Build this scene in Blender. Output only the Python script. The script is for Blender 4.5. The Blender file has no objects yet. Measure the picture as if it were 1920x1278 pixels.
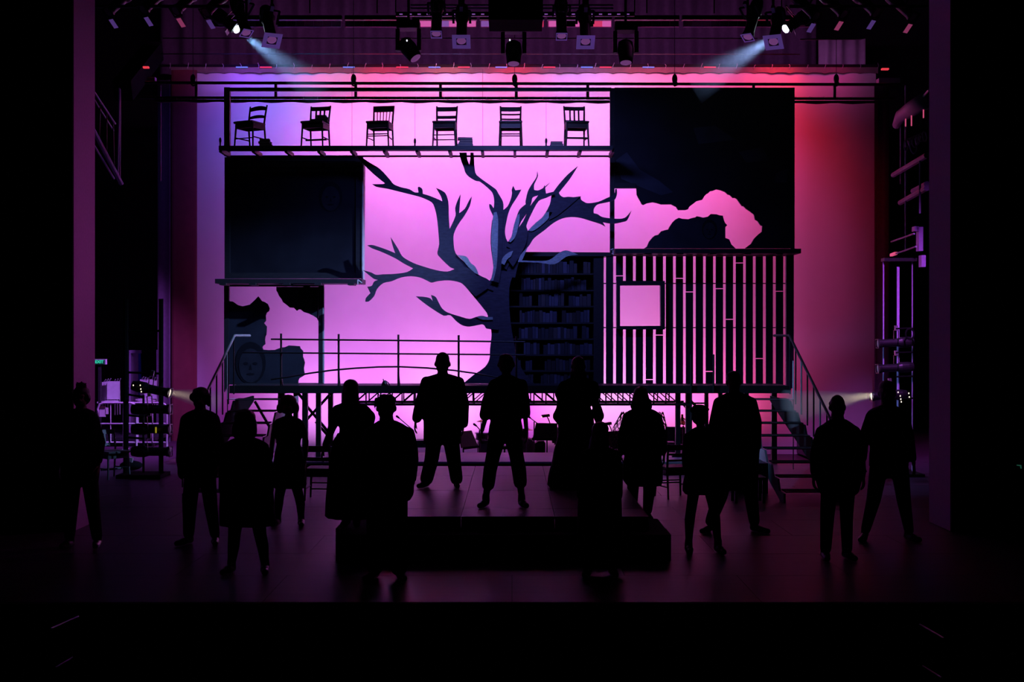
import bpy, math, random
from mathutils import Vector, Matrix
random.seed(7)
S = bpy.context.scene
COL = S.collection
pi = math.pi

# ------------------------------------------------------------------ camera, world, lights, exposure
F, CX, HY, EYE = 2300.0, 960.0, 632.0, 2.33      # focal length in pixels of the 1920 frame, horizon row, eye height over the stage
cam_d = bpy.data.cameras.new('camera'); cam = bpy.data.objects.new('camera', cam_d); COL.objects.link(cam)
cam.location = (0, 0, EYE); cam.rotation_euler = (pi / 2, 0, 0)
cam_d.sensor_width = 36; cam_d.lens = F / 1920 * 36; cam_d.shift_y = -(639 - HY) / 1920
cam_d.clip_start = 0.1; cam_d.clip_end = 200
S.camera = cam
w = bpy.data.worlds.new('World'); S.world = w; w.use_nodes = True
w.node_tree.nodes['Background'].inputs[0].default_value = (0.0, 0.0, 0.0, 1)
S.view_settings.view_transform = 'Standard'; S.view_settings.look = 'None'
S.view_settings.exposure = 0; S.view_settings.gamma = 1; S.view_settings.use_curve_mapping = False
S.cycles.max_bounces = 6; S.cycles.diffuse_bounces = 3; S.cycles.glossy_bounces = 3
S.cycles.transparent_max_bounces = 8; S.cycles.volume_bounces = 0
S.cycles.sample_clamp_indirect = 3.0
S.cycles.use_denoising = True

def P(px, py, d):
    """a point on the stage: seen at this pixel of the photograph, d metres from the lens"""
    return Vector(((px - CX) / F * d, d, EYE + (HY - py) / F * d))
def X(px, d): return (px - CX) / F * d
def Z(py, d): return EYE + (HY - py) / F * d

def aim(o, target):
    o.rotation_euler = (Vector(target) - Vector(o.location)).to_track_quat('-Z', 'Y').to_euler()
def area(name, loc, target, sx, sy, col, power, spread=180):
    l = bpy.data.lights.new(name, 'AREA'); l.shape = 'RECTANGLE'; l.size = sx; l.size_y = sy
    l.color = col; l.energy = power; l.spread = math.radians(spread)
    o = bpy.data.objects.new(name, l); COL.objects.link(o); o.location = loc; aim(o, target); return o
def spot(name, loc, target, col, power, deg, blend=.3, radius=.06):
    l = bpy.data.lights.new(name, 'SPOT'); l.color = col; l.energy = power
    l.spot_size = math.radians(deg); l.spot_blend = blend; l.shadow_soft_size = radius
    o = bpy.data.objects.new(name, l); COL.objects.link(o); o.location = loc; aim(o, target); return o

CYC = 28.0           # depth of the cyclorama cloth
# the LED battens over the cyclorama: upper and lower row of cells, then the ground row in the well and the strips on the cloth's pipe: (x, watts in red, green, blue)
BAT_HI = [(-5.60, (4.2, 1.6, 17.4)), (-4.20, (0.0, 6.2, 11.6)), (-2.80, (35.0, 1.0, 5.1)), (-1.40, (11.6, 8.9, 25.6)), (0.00, (21.2, 2.0, 5.3)), (1.40, (14.7, 7.9, 23.0)), (2.80, (25.1, 5.0, 11.3)), (4.20, (29.6, 2.0, 7.1)), (5.60, (1.7, 0.0, 0.0))]
BAT_LO = [(-5.60, (0.0, 0.0, 0.0)), (-4.20, (11.9, 0.0, 12.2)), (-2.80, (21.5, 8.4, 26.5)), (-1.40, (13.2, 0.0, 16.4)), (0.00, (13.4, 4.1, 16.5)), (1.40, (11.8, 0.0, 15.4)), (2.80, (7.2, 2.7, 14.5)), (4.20, (18.2, 3.5, 20.3)), (5.60, (13.3, 0.0, 0.0))]
GROUND = [(-5.80, (3.2, 0.0, 2.9)), (-4.40, (23.1, 7.0, 26.3)), (-2.90, (11.9, 1.5, 16.6)), (-1.45, (33.6, 11.4, 27.7)), (0.00, (11.3, 0.0, 16.5)), (1.45, (29.2, 8.7, 17.1)), (2.90, (17.8, 6.7, 20.9)), (4.40, (30.6, 3.2, 12.0)), (5.80, (2.5, 0.0, 0.0))]
STRIPS = [(-6.00, (0.5, 0.1, 2.1)), (-4.50, (2.5, 0.0, 0.0)), (-3.00, (2.3, 0.0, 0.0)), (-1.50, (3.8, 0.6, 0.0)), (0.00, (5.1, 0.0, 0.0)), (1.50, (0.0, 0.0, 0.8)), (3.00, (1.3, 0.0, 0.0)), (4.50, (0.0, 0.0, 0.0)), (6.00, (7.0, 0.2, 0.4)), (7.20, (1.0, 0.0, 0.2))]
def row(name, items, y, z, aim_z, sx, spr, k=1.0):
    for x, c in items:
        e = max(c)
        if e > .15: area(name, (x, y, z), (x, CYC, aim_z), sx, .08, tuple(max(v, 0.002 * e) / e for v in c), e * k, spr)
row('batten_light', BAT_HI, 25.6, 8.90, 6.9, 1.3, 85)
row('batten_light', BAT_LO, 25.6, 8.84, 5.2, 1.3, 80)
row('ground_row_light', GROUND, 26.4, -.2, 1.7, 1.3, 100)
row('strip_light', STRIPS, 27.5, 8.62, 8.0, .9, 120)
BATTENS = [(x, c, 0) for x, c in BAT_HI]
# the two crossing white-blue profile lamps, the two warm boom lamps, purple wing lamps, a faint blue wash
LAMP_L, LAMP_R = P(449, 58, 19.5), P(1468, 57, 19.5)
AIM_L, AIM_R = P(1420, 760, 20.5), P(570, 600, 22.0)
spot('profile_light', LAMP_L + Vector((.12, .02, -.1)), AIM_L, (.26, .50, 1.0), 3400, 30, .9, .05)
spot('profile_light', LAMP_R + Vector((-.12, .02, -.1)), AIM_R, (.32, .50, 1.0), 4600, 30, .9, .05)
BOOM_L, BOOM_R = P(305, 733, 20.5), P(1645, 739, 20.0)
spot('boom_light', BOOM_L + Vector((.03, 0, 0)), P(480, 768, 20.3), (1.0, .83, .55), 45, 16, .25, .04)
spot('boom_light', BOOM_R + Vector((-.03, 0, 0)), P(1420, 776, 19.7), (1.0, .83, .55), 70, 20, .25, .04)
area('wing_light', (-4.9, 23.6, 5.5), (-9.5, 24.8, 1.0), .5, .5, (.52, .15, 1.0), 240, 76)
area('wing_light', (5.78, 16.5, 6.2), (6.95, 21.0, 2.4), .4, .4, (.6, .12, .9), 26, 36)
area('portal_fill', (4.2, 18.5, 8.3), (-5.27, 15.0, 3.0), .4, .4, (.75, .12, .66), 4, 34)  # added lamp out of view, brightens the left portal
area('wash_light', (0, 19.3, 6.5), (0, 23, 3.6), 1.6, .3, (.2, .25, 1.0), 40, 110)
area('curtain_fill', (0, 26.2, 8.95), (0, 29.6, 10.3), 15.0, .1, (.85, .22, .9), 62, 140)  # added fill for the pleated curtain, stands for spill from the battens

# ------------------------------------------------------------------ materials
MATS = {}
def mat(name, col, rough=.6, metal=0.0, var=.25, scale=6.0, bump=0.0, spec=.4, stretch=(1, 1, 1), emit=None, emit_s=0):
    if name in MATS: return MATS[name]
    m = bpy.data.materials.new(name); m.use_nodes = True; n = m.node_tree.nodes; l = m.node_tree.links
    b = n['Principled BSDF']
    b.inputs['Roughness'].default_value = rough; b.inputs['Metallic'].default_value = metal
    b.inputs['Specular IOR Level'].default_value = spec
    tc = n.new('ShaderNodeTexCoord'); mp = n.new('ShaderNodeMapping'); mp.inputs['Scale'].default_value = stretch
    no = n.new('ShaderNodeTexNoise'); no.inputs['Scale'].default_value = scale; no.inputs['Detail'].default_value = 4
    l.new(tc.outputs['Object'], mp.inputs[0]); l.new(mp.outputs[0], no.inputs[0])
    mx = n.new('ShaderNodeMix'); mx.data_type = 'RGBA'
    mx.inputs[6].default_value = tuple(c * (1 - var) for c in col) + (1,)
    mx.inputs[7].default_value = tuple(min(1, c * (1 + var)) for c in col) + (1,)
    l.new(no.outputs[0], mx.inputs[0]); l.new(mx.outputs[2], b.inputs['Base Color'])
    if bump:
        bp = n.new('ShaderNodeBump'); bp.inputs['Strength'].default_value = bump; bp.inputs['Distance'].default_value = .02
        l.new(no.outputs[0], bp.inputs['Height']); l.new(bp.outputs[0], b.inputs['Normal'])
    if emit:
        b.inputs['Emission Color'].default_value = emit + (1,); b.inputs['Emission Strength'].default_value = emit_s
    MATS[name] = m; return m

def gel_mat(name, col, glow=.10):                         # thin coloured gel: light from behind shines through it, plus an added glow
    m = mat(name, col, .6, 0, .15, 12, emit=col, emit_s=glow); n = m.node_tree.nodes; l = m.node_tree.links
    t = n.new('ShaderNodeBsdfTranslucent'); t.inputs[0].default_value = col + (1,)
    x = n.new('ShaderNodeMixShader'); x.inputs[0].default_value = .55
    l.new(n['Principled BSDF'].outputs[0], x.inputs[1]); l.new(t.outputs[0], x.inputs[2]); l.new(x.outputs[0], n['Material Output'].inputs[0]); return m

def haze_mat(name, dens, fall=None):
    m = bpy.data.materials.new(name); m.use_nodes = True; n = m.node_tree.nodes; l = m.node_tree.links
    n.remove(n['Principled BSDF'])
    v = n.new('ShaderNodeVolumeScatter'); v.inputs['Density'].default_value = dens
    v.inputs['Anisotropy'].default_value = 0.0; v.inputs['Color'].default_value = (1, 1, 1, 1)
    if fall:                                    # thicker near the lamp, thinning out along the beam
        tc = n.new('ShaderNodeTexCoord'); sp = n.new('ShaderNodeVectorMath'); sp.operation = 'LENGTH'; l.new(tc.outputs['Object'], sp.inputs[0])
        mr = n.new('ShaderNodeMapRange'); mr.inputs['From Min'].default_value = 0; mr.inputs['From Max'].default_value = fall
        mr.inputs['To Min'].default_value = dens; mr.inputs['To Max'].default_value = 0; l.new(sp.outputs['Value'], mr.inputs['Value']); l.new(mr.outputs[0], v.inputs['Density'])
    l.new(v.outputs[0], n['Material Output'].inputs['Volume']); return m

M = dict(
    cyc=mat('cyclorama_cloth', (.80, .80, .80), .95, 0, .04, 3.0, 0, .05),
    hem=mat('hem_canvas', (.22, .17, .15), .9, 0, .25, 9),
    leg=mat('side_leg_cloth', (.20, .045, .055), .95, 0, .2, 5),
    black=mat('black_paint', (.012, .012, .014), .55, 0, .3, 8, 0, .25),
    matt=mat('matt_black', (.006, .006, .007), .9, 0, .3, 8, 0, .05),
    drape=mat('black_velour', (.13, .09, .14), .95, 0, .25, 12, 0, .1),
    grey_drape=mat('grey_drape', (.62, .52, .62), .9, 0, .2, 6),
    portal=mat('portal_plaster', (.82, .52, .84), .85, 0, .12, 30, .05, .2),
    floor=mat('stage_floor', (.050, .017, .046), .42, 0, .45, 2.2, .10, .5, (.6, 4, 1)),
    deck=mat('platform_ply', (.062, .020, .054), .40, 0, .4, 2.5, .08, .5, (.6, 4, 1)),
    walk=mat('walkway_ply', (.20, .11, .20), .5, 0, .25, 4, .05, .5, (.5, 3, 1)),
    steel=mat('black_steel', (.03, .03, .034), .4, .6, .3, 14, 0, .5),
    alu=mat('aluminium', (.42, .42, .45), .35, .8, .2, 20),
    pale=mat('pale_painted_steel', (.45, .44, .48), .45, .3, .15, 15),
    wood=mat('dark_chair_wood', (.035, .022, .016), .5, 0, .35, 18, .05, .4, (1, 1, 6)),
    setw=mat('dark_set_timber', (.030, .028, .038), .55, 0, .35, 10, .05, .35, (1, 1, 5)),
    edge=mat('lit_timber_edge', (.80, .80, .82), .5, 0, .15, 12),  # near white: lamp light on set edges put into the colour
    tread=mat('lit_edge_grey', (.22, .23, .27), .5, 0, .3, 12),  # light on nosings and inner stringers put into a paler grey
    bark=mat('painted_bark', (.055, .05, .085), .7, 0, .45, 9, .2, .25, (1, 1, 3)),
    ridge=mat('lit_bark', (.38, .44, .48), .75, 0, .5, 22, .2, .2, (1, 1, 2)),  # lamp light on the bark ridges put into a paler tone
    mural=mat('dark_mural', (.018, .018, .030), .5, 0, .75, 1.6, .05, .3),
    mural2=mat('blue_mural_paint', (.030, .031, .050), .55, 0, .7, 4.5, 0, .3),
    murald=mat('black_mural_paint', (.012, .012, .020), .6, 0, .4, 6, 0, .2),
    skin=mat('skin', (.20, .12, .09), .55, 0, .12, 14, 0, .35),
    hair_d=mat('dark_hair', (.012, .009, .008), .5, 0, .4, 40, .2, .4, (6, 6, 1)),
    hair_b=mat('auburn_hair', (.05, .022, .014), .5, 0, .4, 40, .2, .4, (6, 6, 1)),
    coat=mat('black_wool', (.012, .011, .013), .9, 0, .3, 60, .1, .1),
    coat2=mat('charcoal_wool', (.018, .017, .020), .9, 0, .3, 60, .1, .1),
    cloth=mat('dark_cotton', (.016, .014, .018), .9, 0, .3, 50, .1, .1),
    shirt=mat('grey_shirt_cotton', (.035, .033, .042), .9, 0, .25, 50, .1, .1),
    skirt=mat('dark_skirt_cloth', (.010, .009, .011), .92, 0, .3, 40, .1, .1),
    lace=mat('pale_lace', (.35, .28, .36), .9, 0, .1, 40),
    shoe=mat('black_leather', (.010, .009, .009), .35, 0, .2, 30, 0, .5),
    white=mat('eye_white', (.3, .3, .3), .4), lip=mat('lip', (.10, .04, .04), .5),
    paper=mat('paper', (.6, .58, .6), .8, 0, .05), red=mat('red_book_cloth', (.06, .015, .02), .7),
    lens=mat('lamp_lens', (.35, .33, .38), .2, 0, .1, 20, 0, .6),
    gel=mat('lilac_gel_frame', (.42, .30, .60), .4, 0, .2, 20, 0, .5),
    gelp=mat('pink_gel_frame', (.75, .28, .55), .4, 0, .2, 20, 0, .5),
    gsheet=gel_mat('lilac_gel_glow', (.55, .30, .95), .16), gsheetp=gel_mat('pink_gel_glow', (1.0, .25, .6), .22),
    chrome=mat('chrome', (.6, .6, .62), .2, 1, .1, 20),
    brass=mat('brass_cymbal', (.5, .38, .15), .3, 1, .2, 30),
    drum=mat('drum_shell', (.10, .05, .08), .3, 0, .2, 10, 0, .5),
    blue=mat('blue_door_edge', (.05, .13, .6), .5, 0, .1, 8),
    wall=mat('stagehouse_wall', (.02, .018, .024), .9, 0, .35, 3, .05, .1),
    glow=mat('lit_lens', (1, 1, 1), .3, emit=(.75, .88, 1.0), emit_s=14.0),
    warm=mat('warm_lit_lens', (1, 1, 1), .3, emit=(1.0, .85, .6), emit_s=1.2),
    dimlens=mat('dim_lit_lens', (.4, .3, .45), .4, emit=(.55, .16, .62), emit_s=.22),
    cellp=mat('pink_lit_cell', (.5, .2, .4), .4, emit=(1.0, .16, .62), emit_s=.6), cellv=mat('violet_lit_cell', (.3, .2, .5), .4, emit=(.5, .18, .8), emit_s=.42), cellr=mat('red_lit_cell', (.5, .1, .1), .4, emit=(1.0, .06, .22), emit_s=.6),
    exitg=mat('exit_green', (.02, .3, .15), .5, emit=(.03, 1.0, .42), emit_s=.55),
    exitd=mat('exit_back', (.01, .04, .03), .5, emit=(.0, .10, .05), emit_s=.25),
    redled=mat('red_led', (.6, .02, .02), .5, emit=(1.0, .06, .09), emit_s=.75),
    pinktube=mat('pink_tube', (.8, .2, .3), .5, emit=(1.0, .12, .3), emit_s=.55),
    ledr=mat('red_led_strip', (.5, .02, .05), .5, emit=(1.0, .04, .12), emit_s=.6),
    ledb=mat('blue_led_strip', (.05, .1, .5), .5, emit=(.2, .3, 1.0), emit_s=.6),
    bulb=mat('small_white_bulb', (.8, .8, .8), .5, emit=(.9, .95, 1.0), emit_s=1.0),
    greenled=mat('dim_green_arrow', (.02, .1, .06), .5, emit=(.1, .55, .36), emit_s=.10),
)

# ------------------------------------------------------------------ mesh helpers
class MB:
    def __init__(s): s.v = []; s.f = []
    def add(s, v, f):
        k = len(s.v); s.v += [Vector(a) for a in v]; s.f += [tuple(i + k for i in q) for q in f]; return s
    def box(s, x0, x1, y0, y1, z0, z1):
        v = [(x, y, z) for x in (x0, x1) for y in (y0, y1) for z in (z0, z1)]
        return s.add(v, [(0, 1, 3, 2), (4, 6, 7, 5), (0, 4, 5, 1), (2, 3, 7, 6), (0, 2, 6, 4), (1, 5, 7, 3)])
    def bar(s, a, b, w, h=None, up=(0, 0, 1)):
        a, b = Vector(a), Vector(b); h = h or w; t = (b - a).normalized(); u = Vector(up)
        if abs(t.dot(u)) > .98: u = Vector((0, 1, 0))
        r = t.cross(u).normalized(); u = r.cross(t).normalized()
        v = [p + r * (i * w / 2) + u * (j * h / 2) for p in (a, b) for i, j in ((-1, -1), (1, -1), (1, 1), (-1, 1))]
        return s.add(v, [(3, 2, 1, 0), (4, 5, 6, 7), (0, 1, 5, 4), (1, 2, 6, 5), (2, 3, 7, 6), (3, 0, 4, 7)])
    def loft(s, rings, closed=True):
        n = len(rings[0]); k = len(s.v)
        for r in rings: s.v += [Vector(a) for a in r]
        for i in range(len(rings) - 1):
            for j in range(n):
                a, b = k + i * n + j, k + i * n + (j + 1) % n
                s.f.append((a, b, b + n, a + n))
        if closed:
            s.f.append(tuple(k + j for j in reversed(range(n)))); s.f.append(tuple(k + (len(rings) - 1) * n + j for j in range(n)))
        return s
    def tube(s, pts, r, n=8, up=(0, 0, 1)):
        pts = [Vector(p) for p in pts]; rs = r if isinstance(r, (list, tuple)) else [r] * len(pts); rings = []
        for i, p in enumerate(pts):
            t = (pts[min(i + 1, len(pts) - 1)] - pts[max(i - 1, 0)]).normalized(); u = Vector(up)
            if abs(t.dot(u)) > .95: u = Vector((0, 1, 0)) if abs(t.y) < .9 else Vector((1, 0, 0))
            a = t.cross(u).normalized(); b = a.cross(t).normalized()
            rings.append([p + (a * math.cos(q) + b * math.sin(q)) * rs[i] for q in [2 * pi * j / n for j in range(n)]])
        return s.loft(rings)
    def capsule(s, a, b, ra, rb, n=12):
        a, b = Vector(a), Vector(b); t = (b - a); L = t.length
        if L < 1e-6: t = Vector((0, 0, 1))
        t.normalize(); pts, rs = [], []
        for q in (88, 60, 30): pts.append(a - t * ra * math.sin(math.radians(q))); rs.append(max(ra * math.cos(math.radians(q)), ra * .05))
        pts += [a, b]; rs += [ra, rb]
        for q in (30, 60, 88): pts.append(b + t * rb * math.sin(math.radians(q))); rs.append(max(rb * math.cos(math.radians(q)), rb * .05))
        return s.tube2(pts, rs, t, n)
    def tube2(s, pts, rs, t, n):
        u = Vector((0, 0, 1)) if abs(t.z) < .9 else Vector((0, 1, 0))
        a = t.cross(u).normalized(); b = a.cross(t).normalized()
        return s.loft([[p + (a * math.cos(q) + b * math.sin(q)) * r for q in [2 * pi * j / n for j in range(n)]] for p, r in zip(pts, rs)])
    def ell(s, c, r, n=16, m=10):
        c = Vector(c); rings = []
        for i in range(m + 1):
            ph = -pi / 2 + .03 + (pi - .06) * i / m
            rings.append([c + Vector((r[0] * math.cos(ph) * math.cos(q), r[1] * math.cos(ph) * math.sin(q), r[2] * math.sin(ph))) for q in [2 * pi * j / n for j in range(n)]])
        return s.loft(rings)
    def prism(s, poly, y0, y1):
        n = len(poly); a = sum(poly[i][0] * poly[(i + 1) % n][1] - poly[(i + 1) % n][0] * poly[i][1] for i in range(n))
        if a < 0: poly = poly[::-1]
        v = [(x, y0, z) for x, z in poly] + [(x, y1, z) for x, z in poly]
        return s.add(v, [tuple(range(n)), tuple(range(2 * n - 1, n - 1, -1))] + [((i + 1) % n, i, n + i, n + (i + 1) % n) for i in range(n)])
    def cut(s, pix, d, t):           # a sawn board: outline measured on the photograph, front face at depth d, thickness t
        return s.prism([(X(x, d), Z(y, d)) for x, y in pix], d, d + t)
    def lathe(s, prof, c=(0, 0, 0), axis='Z', n=20):
        c = Vector(c); rings = []
        for r, h in prof:
            ring = []
            for j in range(n):
                q = 2 * pi * j / n; a, b = r * math.cos(q), r * math.sin(q)
                ring.append(c + (Vector((a, b, h)) if axis == 'Z' else Vector((a, h, b)) if axis == 'Y' else Vector((h, a, b))))
            rings.append(ring)
        return s.loft(rings)

def wloc(o):
    v = Vector((0, 0, 0))
    while o is not None: v += o.location; o = o.parent
    return v
def mesh_of(name, mb, m, smooth=False):
    me = bpy.data.meshes.new(name); me.from_pydata([tuple(v) for v in mb.v], [], mb.f)
    if m is not None: me.materials.append(m)
    if smooth: me.polygons.foreach_set('use_smooth', [True] * len(me.polygons))
    me.update(); return me
def fix_normals(me):
    import bmesh
    b = bmesh.new(); b.from_mesh(me); bmesh.ops.recalc_face_normals(b, faces=b.faces); b.to_mesh(me); b.free()
def obj(name, mb, m, parent=None, world=True, smooth=False, label=None, cat=None, group=None, kind=None, loc=None):
    if parent is not None and world:
        k = wloc(parent)
        for i in range(len(mb.v)): mb.v[i] = mb.v[i] - k
    if parent is None and loc is not None:
        loc = Vector(loc)
        for i in range(len(mb.v)): mb.v[i] = mb.v[i] - loc
    me = mesh_of(name, mb, m, smooth); fix_normals(me)
    o = bpy.data.objects.new(name, me); COL.objects.link(o)
    if parent is not None: o.parent = parent
    elif loc is not None: o.location = loc
    tag(o, label, cat, group, kind); return o
def tag(o, label=None, cat=None, group=None, kind=None):
    for k, v in (('label', label), ('category', cat), ('group', group), ('kind', kind)):
        if v: o[k] = v
    return o
def thing(name, label, cat, loc=(0, 0, 0), rot=(0, 0, 0), group=None):
    o = bpy.data.objects.new(name, None); COL.objects.link(o); o.location = loc; o.rotation_euler = rot
    o.empty_display_size = .1
    return tag(o, label, cat, group)
def dup(root, loc, rot=None, label=None, group=None, scale=None):
    r = root.copy(); COL.objects.link(r); r.location = loc
    if rot is not None: r.rotation_euler = rot
    if scale: r.scale = scale
    if label: r['label'] = label
    if group: r['group'] = group
    for ch in list(root.children):
        c = ch.copy(); COL.objects.link(c); c.parent = r
        for g in list(ch.children):
            e = g.copy(); COL.objects.link(e); e.parent = c
    return r
def struct(name, mb, m, **k): return obj(name, mb, m, kind='structure', **k)
def remesh(mb, voxel, m, name, smooth_it=4, extra=None):
    me = mesh_of('tmp', mb, None); fix_normals(me); o = bpy.data.objects.new('tmp', me); COL.objects.link(o)
    r = o.modifiers.new('r', 'REMESH'); r.mode = 'VOXEL'; r.voxel_size = voxel
    s = o.modifiers.new('s', 'SMOOTH'); s.factor = .5; s.iterations = smooth_it
    dg = bpy.context.evaluated_depsgraph_get(); dg.update()
    new = bpy.data.meshes.new_from_object(o.evaluated_get(dg)); new.name = name
    bpy.data.objects.remove(o); bpy.data.meshes.remove(me)
    if extra and extra.v:
        import bmesh
        b = bmesh.new(); b.from_mesh(new); e = mesh_of('x', extra, None); fix_normals(e); b.from_mesh(e); b.to_mesh(new); b.free(); bpy.data.meshes.remove(e)
    new.materials.clear(); new.materials.append(m)
    new.polygons.foreach_set('use_smooth', [True] * len(new.polygons)); new.update(); return new
def robj(name, mb, voxel, m, parent=None, loc=None, extra=None, **k):
    base = wloc(parent) if parent is not None else Vector(loc)
    for q in (mb, extra):
        if q:
            for i in range(len(q.v)): q.v[i] = q.v[i] - base
    me = remesh(mb, voxel, m, name, extra=extra); o = bpy.data.objects.new(name, me); COL.objects.link(o)
    if parent is not None: o.parent = parent
    else: o.location = base
    return tag(o, k.get('label'), k.get('cat'), k.get('group'), k.get('kind'))
# ------------------------------------------------------------------ stagehouse
WELL = 22.9
fl = struct('floor', MB().box(-11, 11, 10.8, WELL, -.3, -.012), M['matt'])
ye = [10.8 + (WELL - 10.8) * i / 10 for i in range(11)]
for i in range(10):                                # painted ply sheets laid in rows, hairline joints between
    xe = [-11 + (1.1 if i % 2 else 0) + 2.2 * j for j in range(11)]
    xe = sorted(set([-11.0] + [x for x in xe if -11 < x < 11] + [11.0]))
    for a, b in zip(xe, xe[1:]): obj('floor_panel', MB().box(a + .002, b - .002, ye[i] + .0025, ye[i + 1] - .0025, -.012, 0), M['floor'], fl)
for x0, x1 in ((-11, -6.5), (6.5, 11)): struct('floor', MB().box(x0, x1, WELL, 31.5, -.3, 0), M['floor'])
struct('floor', MB().box(-6.5, 6.5, WELL, 31.5, -.65, -.35), M['floor'])
struct('trim_1', MB().box(-11, 11, 10.74, 10.8, -1.3, -.002), M['matt'])
struct('floor', MB().box(-13, 13, -2, 10.74, -1.6, -1.3), M['matt'])
for s, nm in ((-1, 'wall_left'), (1, 'wall_right')):
    struct(nm, MB().box(min(s * 5.27, s * 13), max(s * 5.27, s * 13), 14.7, 14.75, -1.3, 12), M['matt'])
    struct('trim_2', MB().box(min(s * 5.27, s * 5.6), max(s * 5.27, s * 5.6), 14.752, 15.5, 0, 12), M['portal'])
    struct(nm, MB().box(min(s * 11, s * 11.3), max(s * 11, s * 11.3), 15.5, 31.5, -.3, 13), M['wall'])
    struct('wall_' + ('left' if s < 0 else 'right'), MB().box(min(s * 5.602, s * 11), max(s * 5.602, s * 11), 15.2, 15.5, 0, 13), M['matt'])
struct('wall_back', MB().box(-11.3, 11.3, 31.5, 31.8, -.65, 13), M['wall'])
struct('ceiling', MB().box(-13, 13, 10, 31.8, 13, 13.3), M['matt'])

# cyclorama cloth with its canvas head, ties and pipe
cy = thing('cyclorama', 'huge pale cyclorama cloth glowing pink, violet and red behind the whole set', 'cloth', (0, CYC, 0))
mb = MB(); n = 60; xl, xr = X(368, CYC), X(1642, CYC); zt = Z(134, CYC)
def wav(x): return .02 * math.sin(x * 2.1) + .012 * math.sin(x * 5.3 + 1)
for z0, z1 in ((-.34, zt),):
    xs = [xl + (xr - xl) * i / n for i in range(n + 1)]
    v = [(x, CYC + wav(x), z) for x in xs for z in (z0, z1)] + [(x, CYC + wav(x) + .01, z) for x in xs for z in (z0, z1)]
    k = 2 * (n + 1)
    mb.add(v, [(2 * i, 2 * i + 2, 2 * i + 3, 2 * i + 1) for i in range(n)] + [(k + 2 * i + 1, k + 2 * i + 3, k + 2 * i + 2, k + 2 * i) for i in range(n)])
obj('cloth', mb, M['cyc'], cy, smooth=True)
mb = MB(); N = 40; hx0, hx1 = X(322, CYC), X(1645, CYC); top = []; bot = []
for i in range(N * 4 + 1):
    x = hx0 + (hx1 - hx0) * i / (N * 4); top.append((x, Z(127, CYC))); bot.append((x, Z(137, CYC) + .03 * abs(math.sin(pi * i / 4)) ** .5 - .02))
mb.prism(top + bot[::-1], CYC - .06, CYC - .04); obj('head_hem', mb, M['hem'], cy)
obj('batten_pipe', MB().tube([(hx0 - .4, CYC - .06, Z(124, CYC)), (hx1 + .3, CYC - .06, Z(124, CYC))], .03), M['steel'], cy)
tm = None
for i in range(N + 1):
    x = hx0 + (hx1 - hx0) * i / N
    mb = MB().tube([(x - .02, CYC - .09, Z(130, CYC)), (x, CYC - .1, Z(125, CYC)), (x + .03 * random.uniform(-1, 1), CYC - .1, Z(119, CYC) - random.random() * .05)], .007, 5)
    obj('tie', mb, M['pale'], cy)
for i, px in enumerate((455, 500, 655, 755, 815, 870, 940, 1030, 1100, 1135, 1215, 1330)):
    mb = MB().box(X(px - 11, CYC), X(px + 11, CYC), CYC - .10, CYC - .07, Z(128.5, CYC), Z(126.6, CYC))
    tag(obj('led_strip', mb, M['ledb'] if i % 2 == 0 else M['ledr'], None),
        f"short {'blue' if i % 2 == 0 else 'red'} LED strip on the pink cloth's top pipe, {['first','second','third','fourth','fifth','sixth'][i//2]} {'blue' if i % 2 == 0 else 'red'} one from the left", 'light', 'LED strips on the cyclorama pipe')
# side legs
def drape(name, x0, x1, d, z0, z1, m, label, amp=.05, wave=.35, t=.02, cat='curtain'):
    n = max(8, int((x1 - x0) / wave * 8)); mb = MB(); xs = [x0 + (x1 - x0) * i / n for i in range(n + 1)]
    y = lambda x: d + amp * math.sin(2 * pi * x / wave) + amp * .4 * math.sin(2 * pi * x / (wave * 2.7) + 1)
    v = [(x, y(x) + o, z) for o in (0, t) for x in xs for z in (z0, z1)]; k = 2 * (n + 1)
    mb.add(v, [(2 * i, 2 * i + 2, 2 * i + 3, 2 * i + 1) for i in range(n)] + [(k + 2 * i + 1, k + 2 * i + 3, k + 2 * i + 2, k + 2 * i) for i in range(n)]
           + [(2 * i + 1, 2 * i + 3, k + 2 * i + 3, k + 2 * i + 1) for i in range(n)] + [(0, 1, k + 1, k), (2 * n, k + 2 * n, k + 2 * n + 1, 2 * n + 1)])
    return obj(name, mb, m, None, smooth=True, label=label, cat=cat, loc=((x0 + x1) / 2, d, z0))
drape('side_leg', X(321, 27.6), X(369, 27.6), 27.6, 0, Z(131, 27.6), M['leg'], 'dark maroon cloth leg hanging along the left edge of the glowing backcloth', .015, .6)
drape('black_leg', X(1640, 27.4), X(1668, 27.4), 27.4, 0, Z(160, 27.4), M['drape'], 'narrow black cloth leg at the right edge of the red backcloth', .03, .3)
drape('black_leg', X(296, 27.3), X(320, 27.3), 27.3, 0, Z(150, 27.3), M['drape'], 'narrow black cloth leg left of the maroon leg', .03, .3)
drape('back_curtain', X(300, 29.6), X(1532, 29.6), 29.6, Z(140, 29.6), 11.5, M['drape'], 'tall pleated black velour curtain flown above the glowing backcloth', .10, .55)
drape('grey_curtain', X(1536, 29.3), X(1622, 29.3), 29.3, Z(124, 29.3), Z(73, 29.3), M['grey_drape'], 'small lilac grey curtain piece high at the right over the red cloth', .05, .33)

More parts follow.
